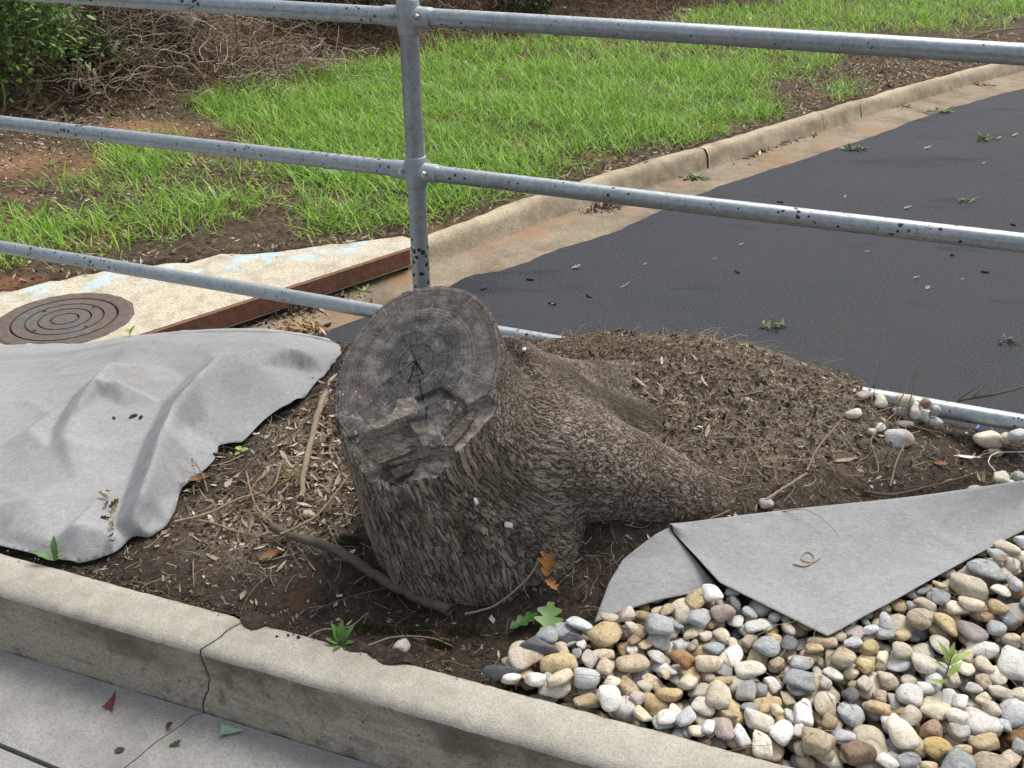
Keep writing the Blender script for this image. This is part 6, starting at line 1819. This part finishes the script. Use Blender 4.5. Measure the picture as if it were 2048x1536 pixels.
vbranch([(120, 205, .0), (140, 200, -.1), (165, 195, -.2), (185, 185, -.25)], .02, .014, M['branch'], 'brown root arm leading to the torn root clump')
vbranch([(140, 240, .0), (170, 215, -.1), (195, 195, -.2)], .014, .01, M['branch'], 'lower brown root arm under the torn root clump')
vbranch([(335, 160, .0), (345, 175, -.1), (355, 182, -.15)], .016, .008, M['root_pale'], 'pale broken stub among grey rootlets at the bank foot')
vbranch([(1390, 100, -.0), (1500, 90, .0), (1560, 86, .0)], .006, .004, M['branch'], 'thin twig lying on the far grass', 'twig', 'twig')
vbranch([(1940, 75, .0), (1990, 62, .05), (2048, 55, .1)], .013, .009, M['root_pale'], 'pale stick lying on the mulch beyond the top rail', 'branch')
# log on the bank
la, lb_ = GVp(330, 62, .1), None
lg = smooth_path([PY(300, 22, la[1]), PY(350, 42, la[1] - .05), PY(405, 62, la[1] - .1)], 20)
lg = smooth_path(lg, 40)
v, f_ = tube_geo(lg, .11 + .02 * np.sin(np.arange(40) * .5), 40, True, .07, 9)
setprops(link('fallen_log', make_mesh('fallen_log', v - lg[0], f_, [M['bark']], vecs={'bc': (v - lg[0]) * np.array([.12, .4, .4])}), None, lg[0]), 'old weathered log half buried in the dark bank', 'log')
# torn root clump
rc = GVp(185, 195, .12)
cl_ = []
for i in range(46):
    a = rng.uniform(0, 2 * np.pi); e = rng.uniform(-.2, 1.3)
    d = np.array([math.cos(a) * math.cos(e), math.sin(a) * math.cos(e) - .3, math.sin(e)])
    cl_.append(tube_geo(smooth_path([d * .06, d * .14 + rng.normal(0, .02, 3), d * .17 + np.array([0, -.03, -.1]) * rng.uniform(.3, 1.5)], 9), np.linspace(.012, .004, 9), 5, True, .1, i))
cl_.append((SHAPES[10] * .085, [tuple(int(j) for j in q) for q in IF]))
v, f_ = merge(cl_)
setprops(link('root_clump', make_mesh('root_clump', v, f_, [M['root_pale']]), None, rc), 'torn brown root clump lying at the foot of the vine tangle', 'root clump')

# leafy shrub at the far left, and creeper leaves on the bank
def foliage(centre, rx, ry, rz, n, L, cols, seed=0):
    r_ = np.random.default_rng(seed)
    nc = 26
    cc = r_.normal(0, 1, (nc, 3)); cc /= np.linalg.norm(cc, axis=1)[:, None]; cc *= (r_.random((nc, 1)) ** .4)
    k_ = r_.integers(0, nc, n)
    q = cc[k_] + r_.normal(0, .2, (n, 3)); q = q * np.array([rx, ry, rz])
    a = r_.uniform(0, 2 * np.pi, n); e = r_.normal(-.1, .5, n)
    d = np.stack([np.cos(a) * np.cos(e), np.sin(a) * np.cos(e), np.sin(e)], -1)
    s = np.stack([-np.sin(a), np.cos(a), 0 * a], -1); up = np.cross(d, s)
    LL = r_.uniform(L * .6, L * 1.2, n)
    return strips(q, d, up, LL, LL * .5, -LL * .15, 3, 'leaf', pick(cols, n, .3), r_.normal(0, .5, n))
def shrub(px, py, rx, ry, rz, n, L, cols, label, lift, seed):
    p = GVp(px, py)
    o = empty('leafy_shrub', tuple(p)); setprops(o, label, 'shrub')
    V, F_, C_c = foliage(None, rx, ry, rz, n, L, cols, seed)
    V[:, 2] += lift
    link('foliage', make_mesh('foliage', V, F_, [M['leafy']], col=C_c), o)
    for i in range(7):
        a = i * .9 + seed
        v, f_ = tube_geo(smooth_path([(0.1 * math.cos(a), .1 * math.sin(a), -.05), (rx * .4 * math.cos(a), ry * .4 * math.sin(a), lift * .6), (rx * .8 * math.cos(a), ry * .8 * math.sin(a), lift + rz * .5)], 12), np.linspace(.012, .004, 12), 5)
        link('stem', make_mesh('stem', v, f_, [M['branch']]), o)
shrub(20, 215, .55, .4, .75, 5600, .06, [(.1, .19, .035), (.15, .27, .05), (.06, .12, .025), (.2, .33, .08)], 'leafy green shrub at the edge of the bank beside the vine tangle', .75, 3)
shrub(-120, 200, .6, .5, .8, 3500, .06, [(.07, .15, .03), (.11, .21, .04), (.045, .1, .022)], 'darker green shrub partly outside the leafy one', .8, 5)
shrub(215, 150, .34, .25, .26, 900, .06, [(.08, .12, .03), (.12, .17, .045), (.05, .075, .02)], 'low dull green creeper mound on the vine tangle', .25, 7)
shrub(620, 20, 1.0, .5, .35, 1300, .08, [(.03, .05, .014), (.05, .075, .022), (.07, .06, .03)], 'added scrubby undergrowth, shade put in its leaf colours, left of the railing post', .3, 13)  # shrub added to darken the bank; its shade is in the leaf colours
shrub(1060, 30, .5, .4, .35, 700, .09, [(.04, .075, .02), (.07, .11, .03), (.03, .05, .015)], 'dim green undergrowth on the bank right of the railing post', .2, 9)
shrub(330, -20, .9, .6, .5, 900, .1, [(.025, .05, .015), (.045, .075, .02)], 'dark undergrowth on the bank above the log', .2, 11)

# ------------------------------------------------------------------ leaves and scraps on the road and verge
def road_leaf(px, py, L, W, yaw, mat, label, kind='lance', group=None, z=ZR, curl=.3, cup=.5):
    p = P(px, py, z)
    V, F_ = leaf_geo(L * .72, W * .72, kind, curl, cup, seed=int(px) % 17)
    V = rot(V, yaw, .08); V -= V.mean(0) * np.array([1, 1, 0]); V[:, 2] -= V[:, 2].min()
    return setprops(link('fallen_leaf', make_mesh('fallen_leaf', V, F_, [mat]), None, (p[0], p[1], z + .004)), label, 'leaf', group)
for px, py, L, W, yaw, mt, kd in [(1153, 537, .08, .05, .3, 'pale_leaf', 'oak'), (1482, 491, .05, .02, .2, 'pale_leaf', 'lance'), (1430, 519, .035, .015, .1, 'pale_leaf', 'lance'), (1855, 578, .05, .03, .8, 'pale_leaf', 'lance'), (1832, 557, .05, .02, .1, 'pale_leaf', 'lance'), (1250, 574, .1, .012, .5, 'pale_leaf', 'lance'), (1815, 418, .09, .03, .2, 'pale_leaf', 'lance'), (1855, 298, .1, .04, .3, 'pale_leaf', 'lance'), (1735, 505, .04, .02, .1, 'pale_leaf', 'lance'), (1290, 530, .04, .015, .4, 'pale_leaf', 'lance'), (1968, 328, .05, .03, .3, 'pale_leaf', 'oak'), (2030, 272, .09, .05, .5, 'pale_leaf', 'oak'), (1105, 610, .03, .015, .2, 'pale_leaf', 'lance'), (1690, 395, .05, .02, 1.1, 'pale_leaf', 'lance'), (1925, 560, .03, .015, .1, 'pale_leaf', 'lance'), (1570, 262, .1, .06, .5, 'pale_leaf', 'oak'), (1500, 330, .09, .03, .2, 'pale_leaf', 'lance'), (1680, 255, .12, .05, .2, 'pale_leaf', 'oak'), (990, 540, .09, .04, .3, 'pale_leaf', 'oak')]:
    road_leaf(px, py, L, W, yaw, M[mt], 'pale dry leaf lying on the dark road' if py * 1.0 > 0 and not (px, py) in [(1570, 262), (1500, 330), (1680, 255), (990, 540)] else 'pale dry leaf lying in the far gutter', kd, 'pale leaves on the road' if not (px, py) in [(1570, 262), (1500, 330), (1680, 255), (990, 540)] else 'pale leaves in the gutter')
for px, py in [(967, 578), (1105, 608), (1178, 593), (1060, 560), (655, 651), (1560, 405), (1700, 460), (1970, 545), (2025, 450), (1475, 545), (1240, 660), (1905, 510)]:
    p = P(px, py, ZR)
    o = link('bark_chip', make_mesh('bark_chip', SHAPES[9 + px % 5] * np.array([.022, .01, .006]), IF, [M['dark_bit']]), None, (p[0], p[1], ZR + .005), (0, 0, px % 7))
    setprops(o, 'small dark bark chip lying on the asphalt road', 'bark chip', 'dark bark chips on the road')
def sprig(px, py, n, L, cols, label, z=ZR, spread=.1):
    p = P(px, py, z); a = rng.uniform(0, 2 * np.pi, n); e = rng.uniform(0, .6, n)
    d = np.stack([np.cos(a) * np.cos(e), np.sin(a) * np.cos(e), np.sin(e)], -1)
    b = np.c_[np.clip(rng.normal(0, spread * .6, n), -spread, spread), rng.normal(0, spread * .18, n), rng.uniform(.003, .02, n)]
    s = np.stack([-np.sin(a), np.cos(a), 0 * a], -1)
    V, F_, C_c = strips(b, d, np.cross(d, s), rng.uniform(L * .4, L * .8, n), rng.uniform(L * .15, L * .3, n), rng.uniform(-.1, .1, n) * L, 3, 'leaf', pick(cols, n, .3), rng.normal(0, .5, n))
    V[:, 2] = np.maximum(V[:, 2], .002)
    sv_, sf_ = tube_geo(smooth_path([(-spread, 0, .006), (0, .01, .012), (spread, -.01, .008)], 8), .003, 5)
    me = make_mesh('leafy_sprig', V, F_, [M['leafy']], col=C_c)
    o = link('leafy_sprig', me, None, p); setprops(o, label, 'leaf sprig')
    link('stem', make_mesh('stem', sv_, sf_, [M['branch']]), o)
GS = [(.12, .2, .05), (.2, .28, .09), (.3, .33, .16), (.07, .12, .03)]
sprig(1708, 300, 16, .1, GS, 'broken green leaf sprig lying on the road near the far kerb', spread=.09)
sprig(1546, 655, 22, .06, GS + [(.25, .18, .08)], 'wilted green leaf sprig in the middle of the dark road', spread=.06)
sprig(1393, 358, 26, .09, GS, 'green weed clump growing in the far gutter', spread=.08)
sprig(1880, 225, 18, .1, GS + [(.25, .18, .08)], 'yellowed leaf clump at the far gutter edge', spread=.12)
sprig(1800, 216, 12, .09, GS, 'small leaf clump in the far gutter beside the asphalt', spread=.09)
sprig(2030, 140, 26, .14, GS, 'dark green leaf clump in the far end of the gutter', spread=.2)
sprig(1965, 172, 14, .1, [(.3, .2, .1), (.4, .3, .18)], 'dry brown leaf clump in the far gutter', spread=.13)
sprig(1975, 280, 12, .1, GS, 'flat green leaves on the road below the top rail', spread=.08)
sprig(1935, 405, 10, .07, GS, 'small green leaf cluster on the right-hand part of the road', spread=.05)
sprig(2015, 685, 10, .06, [(.05, .06, .03), (.1, .1, .05)], 'dark wet leaf cluster on the near road', spread=.03)
sprig(725, 588, 20, .07, [(.4, .45, .15), (.25, .3, .1), (.12, .15, .05)], 'yellow green weed in the mouth of the storm drain', spread=.06)
# leaf heaps washed into the gutter and the drain mouth
def heap(px0, py0, px1, py1, n, label, wdt=.1, cols=None, zz=ZR - .004, hh=.05):
    a, b = P(px0, py0, zz), P(px1, py1, zz); t = rng.random(n)
    q = a + (b - a) * t[:, None]; dn = np.array([-(b - a)[1], (b - a)[0], 0]); dn /= np.linalg.norm(dn)
    of = rng.normal(0, wdt * .45, n); q = q + dn * of[:, None]
    q[:, 2] = zz + np.clip(hh * np.exp(-(of / wdt) ** 2) * np.sin(np.pi * np.clip(t, .05, .95)) * rng.random(n), .002, None)
    V, F_, C_c = lay(q, .02, .07, .006, .02, cols or MB + [(.04, .025, .018), (.07, .04, .025)], pit=.4)
    V[:, 2] = np.maximum(V[:, 2], zz + .001)
    o = link('leaf_debris', make_mesh('leaf_debris', V - a, F_, [M['litter']], col=C_c), None, a)
    return setprops(o, label, 'leaf debris')
heap(1455, 330, 1660, 256, 900, 'long heap of dark leaf debris along the far kerb foot', .07)
heap(1160, 432, 1290, 395, 500, 'brown leaf debris in the gutter below the middle rail', .07)
heap(450, 665, 720, 592, 900, 'brown leaves washed into the mouth of the storm drain', .12)
heap(520, 690, 640, 650, 300, 'dry tan leaves on the gutter edge below the storm drain', .1, [(.45, .32, .18), (.35, .22, .12), (.25, .16, .1)])
heap(1700, 110, 1900, 100, 500, 'dark shredded mulch patch behind the far kerb', .35, [(.06, .038, .027), (.1, .06, .04), (.16, .1, .07)], ZK + .03, .03)
def scrap_white(px, py, s, label, mat='white_bit'):
    p = GVp(px, py, .02)
    setprops(link('litter_scrap', make_mesh('litter_scrap', SHAPES[11] * np.array(s), IF, [M[mat]]), None, p, (.2, .1, .4)), label, 'litter')
scrap_white(1375, 24, (.12, .03, .02), 'white paper scrap at the far edge of the grass')
scrap_white(1832, 120, (.05, .035, .02), 'white crumpled scrap on the mulch behind the far kerb')
scrap_white(1550, 5, (.06, .03, .05), 'pale broken stub at the far bank')
scrap_white(655, 353, (.06, .04, .02), 'pale blue plastic scrap in the grass under the middle rail', 'mint_leaf')
